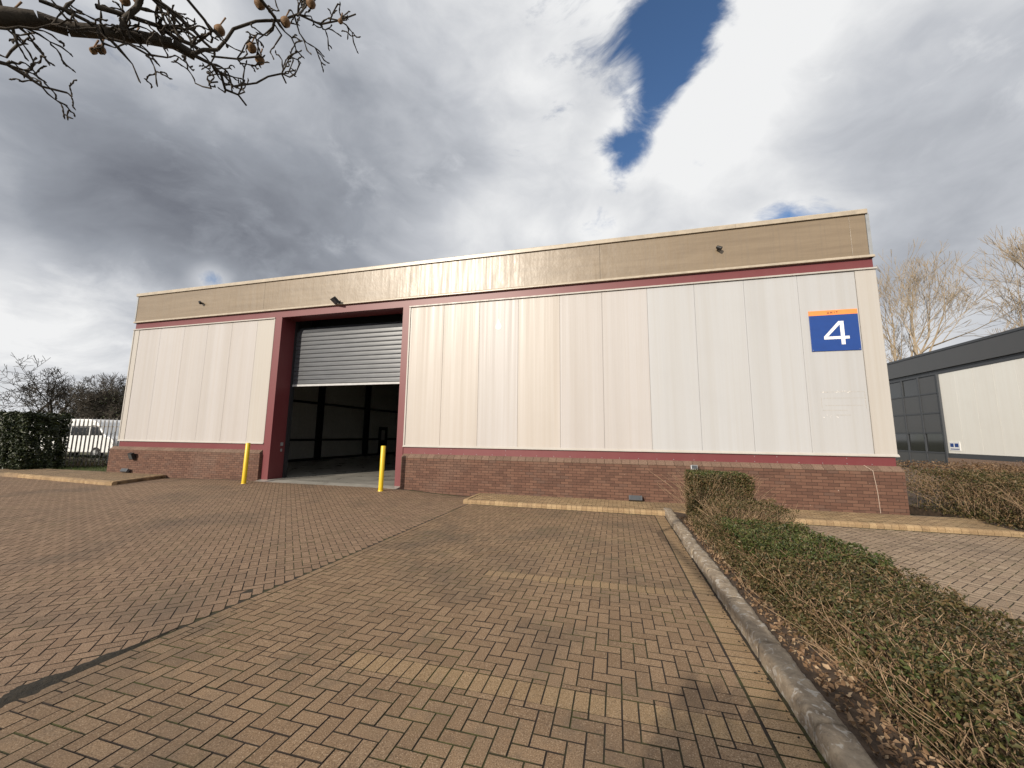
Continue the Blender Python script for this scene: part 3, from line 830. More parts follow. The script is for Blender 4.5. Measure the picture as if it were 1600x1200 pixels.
mb = MB(); mb.box(DL + .0, DL + .07, SY - .05, SY + .09, .17, 6.1); part(mb, 'guide_rail', M_steel)
mb = MB(); mb.box(DR - .07, DR - .0, SY - .05, SY + .09, .17, 6.1); part(mb, 'guide_rail', M_steel)
mb = MB(); mb.box(DL, DR, SY + .75, SY + .8, 5.2, 7.1); part(mb, 'shutter_hood', M_steel)
mb = MB(); mb.box(DL - .3, DL - .0, FY + .63, FY + .7, .17, 7.1); part(mb, 'inner_return', M_steel)
mb = MB(); mb.box(DR + .0, DR + .3, FY + .63, FY + .7, .17, 7.1); part(mb, 'inner_return', M_steel)
mb = MB(); mb.box(DL + .003, DL + .03, FY + .40, FY + .50, 1.33, 1.45); mb.box(DL + .003, DL + .02, FY + .42, FY + .48, 1.12, 1.22); part(mb, 'shutter_switch', M_grey)

# brick plinth
mt, nt, b = material('brick'); M_brick = mt
p = POS(nt); r = RND(nt); f = nt.noise(p, 55, 5, .7); big = nt.noise(p, .8, 5, .6)
c = nt.ramp(r, [(0, (.092, .044, .029)), (.5, (.125, .060, .039)), (.85, (.148, .075, .049)), (1, (.105, .058, .042))])
c = nt.mix(nt.maprange(f, .5, .78, 0, .5), c, (.10, .058, .046)); c = nt.mix(nt.maprange(big, .48, .7, 0, .35), c, (.19, .13, .098))
ch_ = nt.noise(p, 16, 2, .5)
c = nt.mix(nt.maprange(ch_, .735, .76, 0, .55), c, (.5, .42, .36))
nt.put(b.inputs['Base Color'], c); b.inputs['Roughness'].default_value = .85; nt.put(b.inputs['Normal'], nt.bump(f, .5, .006))
M_mortar = simple('mortar', (.060, .041, .032), .95, .1, var=.3, nscale=30)
M_cap = paver_mat('plinth_cap', (.135, .082, .060), (.165, .102, .074), (.19, .122, .09), .3)
BRK_L, BRK_H, JT = .215, .065, .010
def brick_mesh(l, d=.06):
    mb = MB(); mb.box(-l / 2, l / 2, 0, d, 0, BRK_H); me = mb.mesh('brick'); me.materials.append(M_brick); return me
bm_full, bm_half = brick_mesh(BRK_L), brick_mesh(.1025)
plinth_all = []
def plinth(x0, x1, zlow):
    root = MB(); root.box(x0 + .004, x1 - .004, BY + .006, FY + .3, -.1, 1.06)
    core = part(root, 'brick_plinth', M_mortar)
    out = []
    row = 0; z = 1.06 - .072
    while z > zlow - .07:
        x = x0; first = True
        if row % 2: out.append((x + .05125, z, bm_half, .1025)); x += .1125
        while x + BRK_L <= x1 + .002: out.append((x + BRK_L / 2, z, bm_full, BRK_L)); x += BRK_L + JT
        rem = x1 - x
        if rem > .05: out.append((x + rem / 2, z, None, rem))
        z -= .075; row += 1
    # canted cap bricks
    x = x0
    while x < x1 - .02:
        l = min(.215, x1 - x)
        mb = MB(); mb.prism([(BY - .002, 1.062), (BY - .002, 1.085), (FY - .003, 1.185), (FY + .05, 1.185), (FY + .05, 1.062)], 'x', x, x + l)
        o = mb.build('cap_brick', M_cap); sub(o, core); x += l + .009
    return core, out
cl_, ol = plinth(-19.83, -12.20, .05)
cr_, orr = plinth(-6.58, 6.41, -.03)
def lay_bricks(core, items, n_obj):
    items = sorted(items, key=lambda t: abs(t[0] - 3) if core is cr_ else -t[0])
    rest = MB()
    for i, (x, z, me, l) in enumerate(items):
        dy = rng.gauss(0, .0012)
        if i < n_obj and me is not None:
            o = bpy.data.objects.new('brick', me); col.objects.link(o); o.location = (x, BY + dy, z); sub(o, core)
        else: rest.box(x - l / 2, x + l / 2, BY + dy, BY + .05, z, z + BRK_H)
    o = rest.build('far_bricks', M_brick, fix=False); sub(o, core); tag(o, kind='stuff')
lay_bricks(cr_, orr, 300); lay_bricks(cl_, ol, 150)
# end faces of the plinth at the door and the corner
for core, xe, s_ in ((cl_, -12.20, 1), (cr_, 6.41, 1), (cr_, -6.58, -1)):
    mb = MB(); z = 1.06 - .072; row = 0
    while z > -.02:
        yy = BY + .01 + (.05 if row % 2 else 0)
        while yy < FY + .25:
            mb.box(xe - .02 if s_ > 0 else xe - .003, xe + .003 if s_ > 0 else xe + .02, yy, yy + .1025, z, z + BRK_H); yy += .1125
        z -= .075; row += 1
    o = mb.build('end_bricks', M_brick, fix=False); sub(o, core); tag(o, kind='stuff')
mb = MB(); pts = [(5.70, FY - .01, 1.19), (5.80, BY - .006, 1.075), (5.845, BY - .007, .6), (5.86, BY - .007, .12)]
for a, b_ in zip(pts[:-1], pts[1:]): mb.tube(a, b_, .0065, .0065, 6, True)
M_cable = simple('pale_cable', (.42, .33, .27), .6, .3)
part(mb, 'cable', M_cable)
# faded marks where old signs were taken off
M_res = simple('sign_residue', (.40, .375, .345), .7, .3, var=.35, nscale=40)
M_res2 = simple('clean_patch', (.74, .71, .67), .5, .4, var=.1)
for (x0, x1, z0, z1) in ((4.97, 5.88, 2.955, 2.962), (5.02, 5.86, 2.80, 2.808), (5.04, 5.82, 2.62, 2.628), (4.97, 5.5, 2.50, 2.508), (5.875, 5.885, 2.55, 2.95), (4.965, 4.974, 2.56, 2.82), (5.25, 5.55, 2.38, 2.392)):
    mb = MB(); mb.box(x0, x1, FY - .0025, FY + .002, z0, z1); part(mb, 'sign_residue', M_res)
for i in range(22):
    x = rng.uniform(4.97, 5.6); z = 2.955 + rng.uniform(-.02, .03) if i < 15 else 2.37 + rng.uniform(-.05, .05)
    s = rng.uniform(.008, .03); mb = MB(); mb.box(x, x + s, FY - .002, FY + .002, z, z + s * .6); part(mb, 'sign_residue', M_res2)
mb = MB(); cx, cz = -3.47, 5.18
prf = [(cx, cz + .26), (cx + .05, cz + .13), (cx + .10, cz), (cx + .085, cz - .07), (cx, cz - .11), (cx - .085, cz - .07), (cx - .10, cz), (cx - .05, cz + .13)]
mb.prism(prf, 'y', FY - .003, FY + .002); part(mb, 'drop_mark', M_res2, label='pale drop-shaped mark left on a wall panel')

# ------------------------------------------------------------------ unit sign
M_blue = simple('sign_blue', (.012, .052, .235), .35, .5, var=.06)
M_orange = simple('sign_orange', (.80, .27, .07), .4, .5, var=.05)
M_white = simple('sign_white', (.80, .80, .80), .4, .5, var=.03)
M_ink = simple('sign_ink', (.05, .03, .04), .5, .3)
sx0, sx1, sz0, sz1 = 4.86, 5.905, 3.99, 5.04
sg = empty('unit_sign', (sx0, FY, sz0)); tag(sg, 'square blue sign with orange header reading UNIT and a white 4', 'sign')
mb = MB(); mb.box(sx0, sx1, FY - .022, FY - .002, sz0, sz1 - .125); sub(mb.build('sign_panel', M_blue, bevel=.003), sg)
mb = MB(); mb.box(sx0, sx1, FY - .0225, FY - .002, sz1 - .1245, sz1); sub(mb.build('header_strip', M_orange), sg)
def glyph(polys, name, mat, x0, z0, sc, y_, th=.004):
    mb = MB()
    for pl in polys:
        pts = [(x0 + a * sc, z0 + b_ * sc) for a, b_ in pl]; mb.prism(pts, 'y', y_ - th, y_)
    o = mb.build(name, mat); sub(o, sg); return o
# the 4: diagonal, bar and stem butted end to end
W = 1.0
four = [[(.60, 1.0), (.74, 1.0), (.74, .355), (.60, .355)],                    # stem above the bar
        [(.0, .235), (.60, .235), (.60, .355), (.0, .355)], [(.60, .235), (.60, .355), (.74, .355), (.74, .235)], [(.74, .235), (.90, .235), (.90, .355), (.74, .355)],
        [(.60, .0), (.74, .0), (.74, .235), (.60, .235)],
        [(.0, .355), (.145, .355), (.60, .86), (.60, 1.0), (.56, 1.0)]]
glyph(four, 'numeral', M_white, sx0 + .285, sz0 + .155, .60, FY - .0222)
def text_strokes(ch):
    t = .2
    return {'U': [[(0, .2), (t, .2), (t, 1), (0, 1)], [(.6, .2), (.8, .2), (.8, 1), (.6, 1)], [(0, 0), (.8, 0), (.8, .2), (0, .2)]],
            'N': [[(0, 0), (t, 0), (t, 1), (0, 1)], [(.6, 0), (.8, 0), (.8, 1), (.6, 1)], [(t, 1), (t, .72), (.6, 0), (.6, .28)]],
            'I': [[(.1, 0), (.3, 0), (.3, 1), (.1, 1)]],
            'T': [[(.3, 0), (.5, 0), (.5, .8), (.3, .8)], [(0, .8), (.8, .8), (.8, 1), (0, 1)]]}[ch]
xx = sx0 + .40
for ch, adv in (('U', .072), ('N', .072), ('I', .045), ('T', .07)):
    glyph(text_strokes(ch), 'letter', M_ink, xx, sz1 - .09, .052, FY - .0227, .002); xx += adv
for x, z in ((sx0 + .03, sz0 + .03), (sx1 - .03, sz0 + .03), (sx0 + .03, sz1 - .03), (sx1 - .03, sz1 - .03)):
    mb = MB(); mb.tube((x, FY - .021, z), (x, FY - .027, z), .009, .007, 8, True); sub(mb.build('screw', M_grey), sg)

# ------------------------------------------------------------------ lights fixed to the unit
def floodlight(loc, label, aim=-.5, yaw=0.0, s=1.0):
    r_ = empty('floodlight', loc, yaw); tag(r_, label, 'floodlight', None)
    mb = MB(); mb.box(-.02 * s, .02 * s, -.10 * s, .02, -.012, .012); mb.box(-.09 * s, .09 * s, -.012, .0, -.04, .04); o = mb.build('bracket', M_black, r_)
    Mx = Matrix.Translation((0, -.16 * s, .02)) @ Matrix.Rotation(aim, 4, 'X')
    mb = MB(); mb.box(-.15 * s, .15 * s, -.035 * s, .035 * s, -.11 * s, .11 * s, M=Mx); o = mb.build('housing', M_black, r_, bevel=.008)
    mb = MB(); mb.box(-.125 * s, .125 * s, -.040 * s, -.034 * s, -.09 * s, .09 * s, M=Mx); mb.build('lens', M_lens, r_)
    return r_
M_lens = simple('lamp_glass', (.06, .065, .07), .12, .6)
floodlight((-9.35, FF - .035, 6.42), 'black floodlight on a bracket above the roller shutter', .9, -.5, 1.05)
def spot(loc, label):
    r_ = empty('spot_lamp', loc); tag(r_, label, 'lamp')
    mb = MB(); mb.tube((0, 0, 0), (0, -.07, -.01), .022, .022, 8, True); mb.build('arm', M_black, r_)
    mb = MB(); mb.tube((-.05, -.09, .03), (.06, -.12, -.05), .045, .055, 10, True); mb.build('lamp_head', M_black, r_, bevel=.004)
spot((-15.87, FF, 6.92), 'small black spot lamp on the left end of the brown fascia')
spot((2.85, FF, 6.96), 'small black spot lamp on the brown fascia above the numbered end')
def bulkhead(loc, label, w_=.26, h_=.2, mat=None, tilt=.35):
    r_ = empty('wall_light', loc); tag(r_, label, 'wall light')
    mb = MB(); mb.box(-w_ * .25, w_ * .25, -.05, 0, -h_ * .3, h_ * .3); mb.build('back_box', M_black, r_)
    Mx = Matrix.Translation((0, -.11, 0)) @ Matrix.Rotation(tilt, 4, 'X')
    mb = MB(); mb.box(-w_ / 2, w_ / 2, -.055, .055, -h_ / 2, h_ / 2, M=Mx); mb.build('housing', mat or M_black, r_, bevel=.012)
    mb = MB(); mb.box(-w_ * .4, w_ * .4, -.058, -.054, -h_ * .38, h_ * .38, M=Mx); mb.build('lens', M_lens, r_)
bulkhead((-18.35, BY, .83), 'black wall light fixed to the brick plinth near the far left corner', .22, .26)
M_dgrey = simple('dark_grey_metal', (.07, .075, .085), .45, .5)
bulkhead((.47, BY, .19), 'dark grey box light low on the brick plinth above the footpath', .34, .13, M_dgrey, -.5)
bulkhead((-18.6, BY, .27), 'low black box light at the foot of the left brick plinth', .36, .13, M_dgrey, -.5)
bulkhead((1.93, BY, 1.03), 'pale grey wall light just above the clipped hedge', .16, .12, M_grey, -.3)

# ------------------------------------------------------------------ bollards
M_yel = paint('yellow_paint', (.70, .47, .012), .38, .4)
def bollard(x, y, lean, label):
    z = gz(x, y); r_ = empty('bollard', (x, y, z)); tag(r_, label, 'bollard', None)
    mb = MB(); n = 20; rad = .068; H = 1.33
    prof = [(rad, -.03), (rad, H - .012), (rad - .006, H - .003), (rad - .016, H), (.0001, H + .002)]
    for (rr_, zz) in prof:
        for i in range(n): a = 2 * math.pi * i / n; mb.v.append((rr_ * math.cos(a), rr_ * math.sin(a), zz))
    for k_ in range(len(prof) - 1):
        for i in range(n): j = (i + 1) % n; mb.f.append((k_ * n + i, k_ * n + j, (k_ + 1) * n + j, (k_ + 1) * n + i)); mb.mi.append(0)
    o = mb.build('post', M_yel, r_, smooth=True)
    mb = MB(); mb.tube((0, 0, -.02), (0, 0, .022), .086, .074, 18, True); mb.build('base_collar', M_yel, r_)
    r_.rotation_euler = (lean[0], lean[1], 0)
bollard(-11.93, 10.33, (0, .012), 'yellow steel bollard before the left jamb of the open shutter')
bollard(-6.80, 10.37, (0, .012), 'yellow steel bollard before the right jamb of the open shutter')

# ------------------------------------------------------------------ palisade fence, grass, hedge at the left
M_pale = simple('galvanised_pale', (.30, .29, .28), .5, .5, metal=.4, var=.25)
fa, fb_ = Vector((-25.6, 11.9, 0)), Vector((-19.4, 15.95, 0))
fd = (fb_ - fa).normalized(); L = (fb_ - fa).length
fence = empty('palisade_fence', fa); tag(fence, 'grey steel palisade fence with pointed pales beside the unit', 'fence')
pm = MB(); wd = .032
pm.v = [(-wd, 0, .05), (-.012, -.02, .05), (.012, -.02, .05), (wd, 0, .05), (-wd, 0, 2.22), (-.012, -.02, 2.3), (.012, -.02, 2.3), (wd, 0, 2.22), (0, -.012, 2.42)]
pm.f = [(0, 1, 5, 4), (1, 2, 6, 5), (2, 3, 7, 6), (4, 5, 8), (5, 6, 8), (6, 7, 8)]; pm.mi = [0] * 6
pme = pm.mesh('pale'); pme.materials.append(M_pale)
s = 0
while s < L:
    p_ = fa + fd * s; o = bpy.data.objects.new('pale', pme); col.objects.link(o)
    o.location = (p_.x, p_.y, .02); o.rotation_euler = (0, 0, math.atan2(fd.y, fd.x)); sub(o, fence); s += .155
for zr in (.45, 2.0):
    mb = MB(); q0 = fa + Vector((.0, .03, zr)); q1 = fb_ + Vector((0, .03, zr)); mb.tube(q0, q1, .03, .03, 4, True); sub(mb.build('rail', M_pale), fence)
s = 0.3
while s < L:
    p_ = fa + fd * s; mb = MB(); mb.box(p_.x - .05, p_.x + .05, p_.y + .05, p_.y + .13, 0, 2.3); sub(mb.build('post', M_pale), fence); s += 2.75
# grass strip
M_grass = leaf_mat('grass_blades', [(0, (.04, .075, .012)), (.5, (.07, .12, .02)), (1, (.13, .15, .04))], .6, .3)
k = 9000
gx = nrs.uniform(-31, -19.85, k); gy = nrs.uniform(11.09, 14.5, k); hgt = nrs.uniform(.05, .14, k)
ln = nrs.normal(0, .04, (k, 2)); an = nrs.uniform(0, 6.28, k)
bv = np.zeros((k, 3, 3)); bv[:, 0] = np.stack([gx - .006 * np.cos(an), gy - .006 * np.sin(an), np.full(k, .10)], 1)
bv[:, 1] = np.stack([gx + .006 * np.cos(an), gy + .006 * np.sin(an), np.full(k, .10)], 1); bv[:, 2] = np.stack([gx + ln[:, 0], gy + ln[:, 1], .10 + hgt], 1)
o = np_mesh('grass_strip', bv.reshape(-1, 3), np.arange(3 * k).reshape(-1, 3), M_grass); tag(o, 'strip of short green grass before the palisade fence', 'grass', kind='stuff')
mb = MB(); mb.box(-60, -19.84, 11.071, 60, -.1, .11); o = mb.build('verge', M_ground); tag(o, kind='structure')
hedge('evergreen_hedge', 'dense dark evergreen hedge at the left of the palisade fence', [(-25.4, 11.0, .1, 3.6, 1.3, 2.35), (-28.9, 11.0, .1, 4.2, 1.5, 2.42), (-32.6, 11.0, .1, 4, 1.8, 2.45)], 60000, .13, DARK, 0, .6, seed=12, leafshell=.10)
hedge('scrub_bush', 'straggly low bush at the foot of the palisade fence', [(-22.2, 13.6, .1, 2.6, 1.0, .5), (-24, 12.6, .1, 2.2, .9, .55)], 2500, .07, DARK, 300, .5, seed=13, cat='shrub')
hedge('thin_sapling', 'thin yellow-brown saplings growing through the palisade fence', [(-23.4, 14.2, .1, 3.0, .8, 1.6)], 700, .05, BROWN, 260, 1.2, seed=14, cat='shrub', twigmat=M_twig2, lean=.25)

# ------------------------------------------------------------------ white van behind the fence
M_van = simple('white_van_paint', (.78, .78, .77), .3, .5, var=.04)
M_glass = simple('dark_glass', (.012, .014, .016), .08, .6)
M_tyre = simple('tyre_rubber', (.015, .015, .015), .8, .3)
van = empty('parked_van', (-33.6, 17.4, .1)); tag(van, 'white van with dark side windows parked behind the palisade fence', 'van')
mb = MB()
vp = [(-3.0, .35), (-3.0, 1.9), (-2.85, 2.25), (-2.4, 2.42), (1.5, 2.42), (2.1, 2.25), (2.75, 1.45), (3.35, 1.2), (3.5, .95), (3.5, .35)]
mb.prism([(a, z) for a, z in vp], 'y', -1.0, 1.0); mb.build('body', M_van, van, bevel=.06)
for x0, x1 in ((-2.7, -1.3), (-1.2, .2), (.3, 1.6)):
    mb = MB(); mb.box(x0, x1, -1.012, -1.003, 1.40, 1.92); mb.build('side_window', M_glass, van)
mb = MB(); mb.prism([(1.75, 1.42), (2.65, 1.42), (2.2, 2.0), (1.75, 2.05)], 'y', -1.012, -1.003); mb.build('cab_window', M_glass, van)
for x in (-2.0, 2.3):
    for yy in (-.92, .92):
        mb = MB(); mb.tube((x, yy - .11, .34), (x, yy + .11, .34), .34, .34, 20, True); wo = mb.build('wheel', M_tyre, van)
        mb = MB(); mb.tube((x, yy - .118, .34), (x, yy + .118, .34), .19, .19, 14, True); mb.build('rim', M_grey, wo)
van.rotation_euler = (0, 0, R(8))

# ------------------------------------------------------------------ neighbouring unit at the right
nbld = empty('neighbouring_unit', (30, 22, 0)); tag(nbld, 'neighbouring white clad unit with dark grey fascia and glazed end bay', 'building')
NX = 20.0
M_nclad = clad_mat('neighbour_cladding', (.84, .83, .78), .10, .5)
M_ngrey = paint('anthracite_metal', (.055, .060, .068), .42, .1)
M_ngrey2 = paint('anthracite_panel', (.070, .072, .074), .35, .1)
M_nglass = simple('window_glass', (.02, .022, .022), .06, .8)
def npart(mb, name, mat, bevel=0): o = mb.build(name, mat, None, bevel=bevel); sub(o, nbld); return o
GY0, GY1 = 30.55, 35.35
yv = GY0 - .02
while yv > 10:
    mb = MB(); mb.box(NX, NX + .08, yv - 1.235, yv - .006, 1.02, 5.98); npart(mb, 'wall_panel', M_nclad); yv -= 1.24
mb = MB(); mb.box(NX + .03, 45, 10, GY1, -.1, 7.3); npart(mb, 'building_core', M_ngrey)
mb = MB(); mb.box(NX - .05, NX + .1, 9.9, GY0 - .1, .74, 1.015); npart(mb, 'base_band', M_ngrey)
mb = MB(); mb.box(NX - .10, NX + .2, 9.9, GY0 - .1, -.1, .735); npart(mb, 'brick_base', simple('pale_brick', (.24, .17, .13), .9, .2, var=.3, nscale=20))
mb = MB(); mb.box(NX - .03, NX + .1, 9.9, GY1 + .05, 5.99, 6.26); npart(mb, 'upper_band', M_ngrey)
mb = MB(); mb.box(NX - .16, NX + .3, 9.9, GY1 + .12, 6.265, 7.36); npart(mb, 'fascia', M_ngrey2)
mb = MB(); mb.box(NX - .20, NX + .4, 9.9, GY1 + .16, 7.365, 7.50); npart(mb, 'coping', M_ngrey)
# glazed bay
cols = [GY0 + .05, GY0 + 1.62, GY0 + 3.2, GY1 - .05]
rws = [-.1, 1.02, 2.28, 3.55, 4.82, 5.98]
for i in range(3):
    for j in range(5):
        glassy = (j == 1) or (j == 4 and i > 0)
        mb = MB(); mb.box(NX - .03 + (.03 if glassy else 0), NX + .04, cols[i] + .05, cols[i + 1] - .05, rws[j] + .05, rws[j + 1] - .05)
        npart(mb, 'window_pane' if glassy else 'spandrel_panel', M_nglass if glassy else M_ngrey2)
for c_ in cols:
    mb = MB(); mb.box(NX - .07, NX + .06, c_ - .048, c_ + .048, -.1, 5.985); npart(mb, 'mullion', M_ngrey)
for r_ in rws[1:-1]:
    for i in range(3):
        mb = MB(); mb.box(NX - .055, NX + .06, cols[i] + .049, cols[i + 1] - .049, r_ - .045, r_ + .045); npart(mb, 'transom', M_ngrey)
mb = MB(); mb.box(NX - .12, NX + .1, GY0 - .10, GY0 - .0, -.1, 5.985); npart(mb, 'corner_post', M_ngrey)
ns = empty('small_notice', (NX - .01, 30.2, 1.5)); tag(ns, 'small white notice with navy lettering low on the neighbouring wall', 'sign')
mb = MB(); mb.box(NX - .02, NX - .002, 29.55, 30.32, 1.18, 1.72); sub(mb.build('plate', M_white), ns)
for (a, b_, z0, z1) in ((30.0, 30.25, 1.40, 1.62), (29.65, 29.92, 1.40, 1.62), (29.62, 30.25, 1.25, 1.30)):
    mb = MB(); mb.box(NX - .023, NX - .0205, a, b_, z0, z1); sub(mb.build('printed_mark', M_blue), ns)

# ------------------------------------------------------------------ trees
def grow(base, direction, length, rad, levels, rr, out, spread=.6, up=.25, kids=(2, 4), taper=.62, wob=.12, lvl=0, gnarl=1.0):
    p_ = Vector(base); d = Vector(direction).normalized(); nseg = max(2, 5 - lvl) if levels > 1 else 2
    r_ = rad; pts = []
    for i in range(nseg):
        q = p_ + d * (length / nseg); r2 = max(rad * (1 - (1 - taper) * (i + 1) / nseg), .002)
        out.append((p_.copy(), q.copy(), r_, r2, lvl)); pts.append((q.copy(), d.copy(), r2)); p_ = q; r_ = r2
        d = (d + Vector((rr.gauss(0, wob), rr.gauss(0, wob), rr.gauss(0, wob) + up * .15)) * gnarl).normalized()
    if levels <= 0: return
    nk = rr.randint(*kids)
    for k_ in range(nk):
        i = min(nseg - 1, int(nseg * (.35 + .65 * (k_ + rr.random()) / nk))); q, dd, r2 = pts[i]
        ax = Vector((rr.gauss(0, 1), rr.gauss(0, 1), rr.gauss(0, 1))).cross(dd)
        if ax.length < .01: continue
        nd = (Matrix.Rotation(rr.uniform(.6, 1.3) * spread, 3, ax.normalized()) @ dd); nd.z += up * rr.random(); nd.normalize()
        grow(q, nd, length * rr.uniform(.58, .82), r2 * rr.uniform(.5, .72), levels - 1, rr, out, spread, up, kids, taper, wob, lvl + 1, gnarl)
    q, dd, r2 = pts[-1]
    grow(q, dd, length * rr.uniform(.6, .8), r2 * .85, levels - 1, rr, out, spread, up, kids, taper, wob, lvl + 1, gnarl)

def bark(name, c, var=.3): return simple(name, c, .85, .2, var=var, nscale=9, bump=.4, bscale=30)
def bare_tree(label, base, height, seed, mat, levels=6, spread=.6, up=.3, rad=None, kids=(2, 3), name='bare_tree', group=None, minr=.012, ivy=None):
    rr = random.Random(seed); out = []
    grow(base, (rr.gauss(0, .05), rr.gauss(0, .05), 1), height * .30, rad or height * .018, levels, rr, out, spread, up, kids)
    top = max(s_[1].z for s_ in out) - base[2]; sc = height / top
    B = Vector(base)
    root = empty(name, base); tag(root, label, 'tree', group)
    tr, cr = MB(), MB()
    for a, b_, r0, r1, lv in out:
        a = B + (a - B) * sc; b_ = B + (b_ - B) * sc
        (tr if lv <= 1 else cr).tube(a, b_, max(r0, minr), max(r1, minr * .8), 7 if lv <= 1 else 3)
    sub(tr.build('trunk', mat, fix=False, smooth=True), root); sub(cr.build('crown', mat, fix=False), root)
    return root
B_pale = bark('pale_bark', (.29, .232, .165)); B_dark = bark('dark_bark', (.05, .043, .034)); B_mid = bark('grey_bark', (.10, .085, .068))
bare_tree('tall pale bare tree just behind the glazed end of the neighbouring unit', (27.5, 46, 0), 22.5, 21, B_pale, 6, .5, .35, .42, minr=.014)
bare_tree('broad pale bare tree behind the neighbouring unit, second from the glazed end', (32.0, 47, 0), 22.0, 22, B_pale, 6, .55, .35, .42, minr=.014)
bare_tree('pale bare tree rising above the dark fascia further along', (39.5, 47, 0), 26.5, 23, B_pale, 6, .5, .35, .46, minr=.014)
bare_tree('slim bare tree between the two pale trees', (29.8, 54, 0), 17.0, 28, B_pale, 6, .5, .4, .2, minr=.014)
bare_tree('spreading bare tree above the dark hedge', (-59.5, 27, 0), 9.6, 24, B_dark, 6, .95, .12, .30, minr=.02)
bare_tree('bare tree leaning left above the dark hedge', (-67, 29, 0), 8.8, 25, B_dark, 6, .95, .1, .28, minr=.02)
for i, (x, y, h_) in enumerate(((-56, 30, 7.6), (-51.5, 29.5, 8.2), (-62, 32, 5.6))):
    lab = ['dark thicket tree nearest the unit behind the fence', 'dark thicket tree filling the gap beside the unit wall', 'dark thicket tree behind the spreading bare tree', 'dark thicket tree low behind the evergreen hedge'][i]
    rt = bare_tree(lab, (x, y, 0), h_, 30 + i, B_mid, 6, .9, .2, .2, kids=(3, 4), name='thicket_tree', minr=.014)
    nrs = np.random.RandomState(40 + i); k = (900, 900, 250)[i]
    u = nrs.normal(0, 1, (k, 3)); u /= np.linalg.norm(u, axis=1)[:, None]; u *= nrs.uniform(.5, 1, (k, 1)) ** .5
    pt = u * np.array([3.6, 2.5, h_ * .42]) + np.array([x, y, h_ * .45]); v, f = leaves(pt, u, .20); o = np_mesh('ivy', v, f, DARK); sub(o, rt); tag(o, kind='stuff')

# tree behind the camera: its bough hangs into the picture at the top left
rr = random.Random(77)
M_bough = simple('bough_bark', (.055, .045, .036), .9, .2, var=.45, nscale=14, bump=.6, bscale=40)
M_pod = simple('seed_pod', (.16, .085, .035), .6, .3, var=.4, nscale=30, bump=.3, bscale=120)
big = empty('overhanging_tree', (-1.3, -6.0, .08)); tag(big, 'dark knobbly bough with brown seed pods hanging from a bare tree overhead', 'tree')
tr = MB()
def at(px, py, d): return Vector(CAM + ray(px, py) * d)
tp = [Vector((-1.3, -6.0, 0)), Vector((-1.32, -5.95, 1.3)), Vector((-1.38, -5.8, 2.5)), Vector((-1.6, -4.4, 3.3)), Vector((-2.3, -1.6, 3.55))]
rd = [.19, .16, .14, .075, .05]
for i in range(4): tr.tube(tp[i], tp[i + 1], rd[i], rd[i + 1], 10)
out = []
for d_, l_ in (((.6, -.5, 1), 1.6), ((.3, -.9, .8), 1.5)):
    grow(tp[2], d_, l_, .085, 4, rr, out, .7, .25, (2, 3))
for a, b_, r0, r1, lv in out:
    q = proj(b_)
    if q is None or not (-80 < q[0] < 1680 and -80 < q[1] < 1280): tr.tube(a, b_, max(r0, .005), max(r1, .004), 6 if lv < 2 else 4)
sub(tr.build('trunk', M_bough, fix=False, smooth=True), big)
bo = MB()
def limb(pix, r0, r1, d0, d1):
    pts = []
    for i, (x, y) in enumerate(pix): t = i / (len(pix) - 1); pts.append(at(x, y, d0 + (d1 - d0) * t))
    # subdivide with knobbly jitter
    fine = [pts[0]]
    for a, b_ in zip(pts[:-1], pts[1:]):
        n_ = max(1, int((b_ - a).length / .06))
        for j in range(1, n_ + 1):
            q = a.lerp(b_, j / n_)
            if j < n_: q += Vector((rr.gauss(0, .008), rr.gauss(0, .008), rr.gauss(0, .008)))
            fine.append(q)
    n_ = len(fine) - 1; rs = [(r0 + (r1 - r0) * i / n_) * (1 + rr.uniform(-.12, .16)) for i in range(n_ + 1)]
    for i in range(n_): bo.tube(fine[i], fine[i + 1], rs[i], rs[i + 1], 8 if r0 > .02 else 5)
    return list(zip(fine, rs))
def twiglets(path, n_, ln, lv=0):
    for _ in range(n_):
        i = rr.randrange(1, len(path)); q, r_ = path[i]; d = (path[i][0] - path[i - 1][0]).normalized()
        ax = Vector((rr.gauss(0, 1), rr.gauss(0, 1), rr.gauss(0, 1))).cross(d)
        if ax.length < .05: continue
        nd = Matrix.Rotation(rr.uniform(.5, 1.25), 3, ax.normalized()) @ d
        p_ = q.copy(); rad = min(r_ * .75, .0070 if lv == 0 else .0055); cur = [(p_.copy(), rad)]
        steps = rr.randint(3, 7); L_s = ln * rr.uniform(.5, 1.2) / steps
        for s_ in range(steps):
            p2 = p_ + nd * L_s; r2 = max(.0030, rad * (1 - .6 * (s_ + 1) / steps)); k_ = 1.35 if s_ % 2 else .85
            bo.tube(p_, p2, rad * k_, r2 * (2.2 - k_), 5); p_ = p2; rad = r2; cur.append((p_.copy(), rad))
            nd = (nd + Vector((rr.gauss(0, .38), rr.gauss(0, .38), rr.gauss(0, .38)))).normalized()
        bo.tube(p_, p_ + nd * .012, rad * 1.5, rad * .6, 5, True)
        if lv < 2 and rr.random() < .75: twiglets(cur, 2 if lv == 0 else 1, ln * .5, lv + 1)
DB = 3.0
entry = at(-60, 22, DB)
bo.tube(tp[4], entry, .05, .036, 10)
main = limb([(-60, 22), (0, 26), (60, 30), (105, 45), (160, 50), (220, 58), (270, 68), (305, 88)], .036, .019, DB, DB)
twiglets(main, 12, .2)
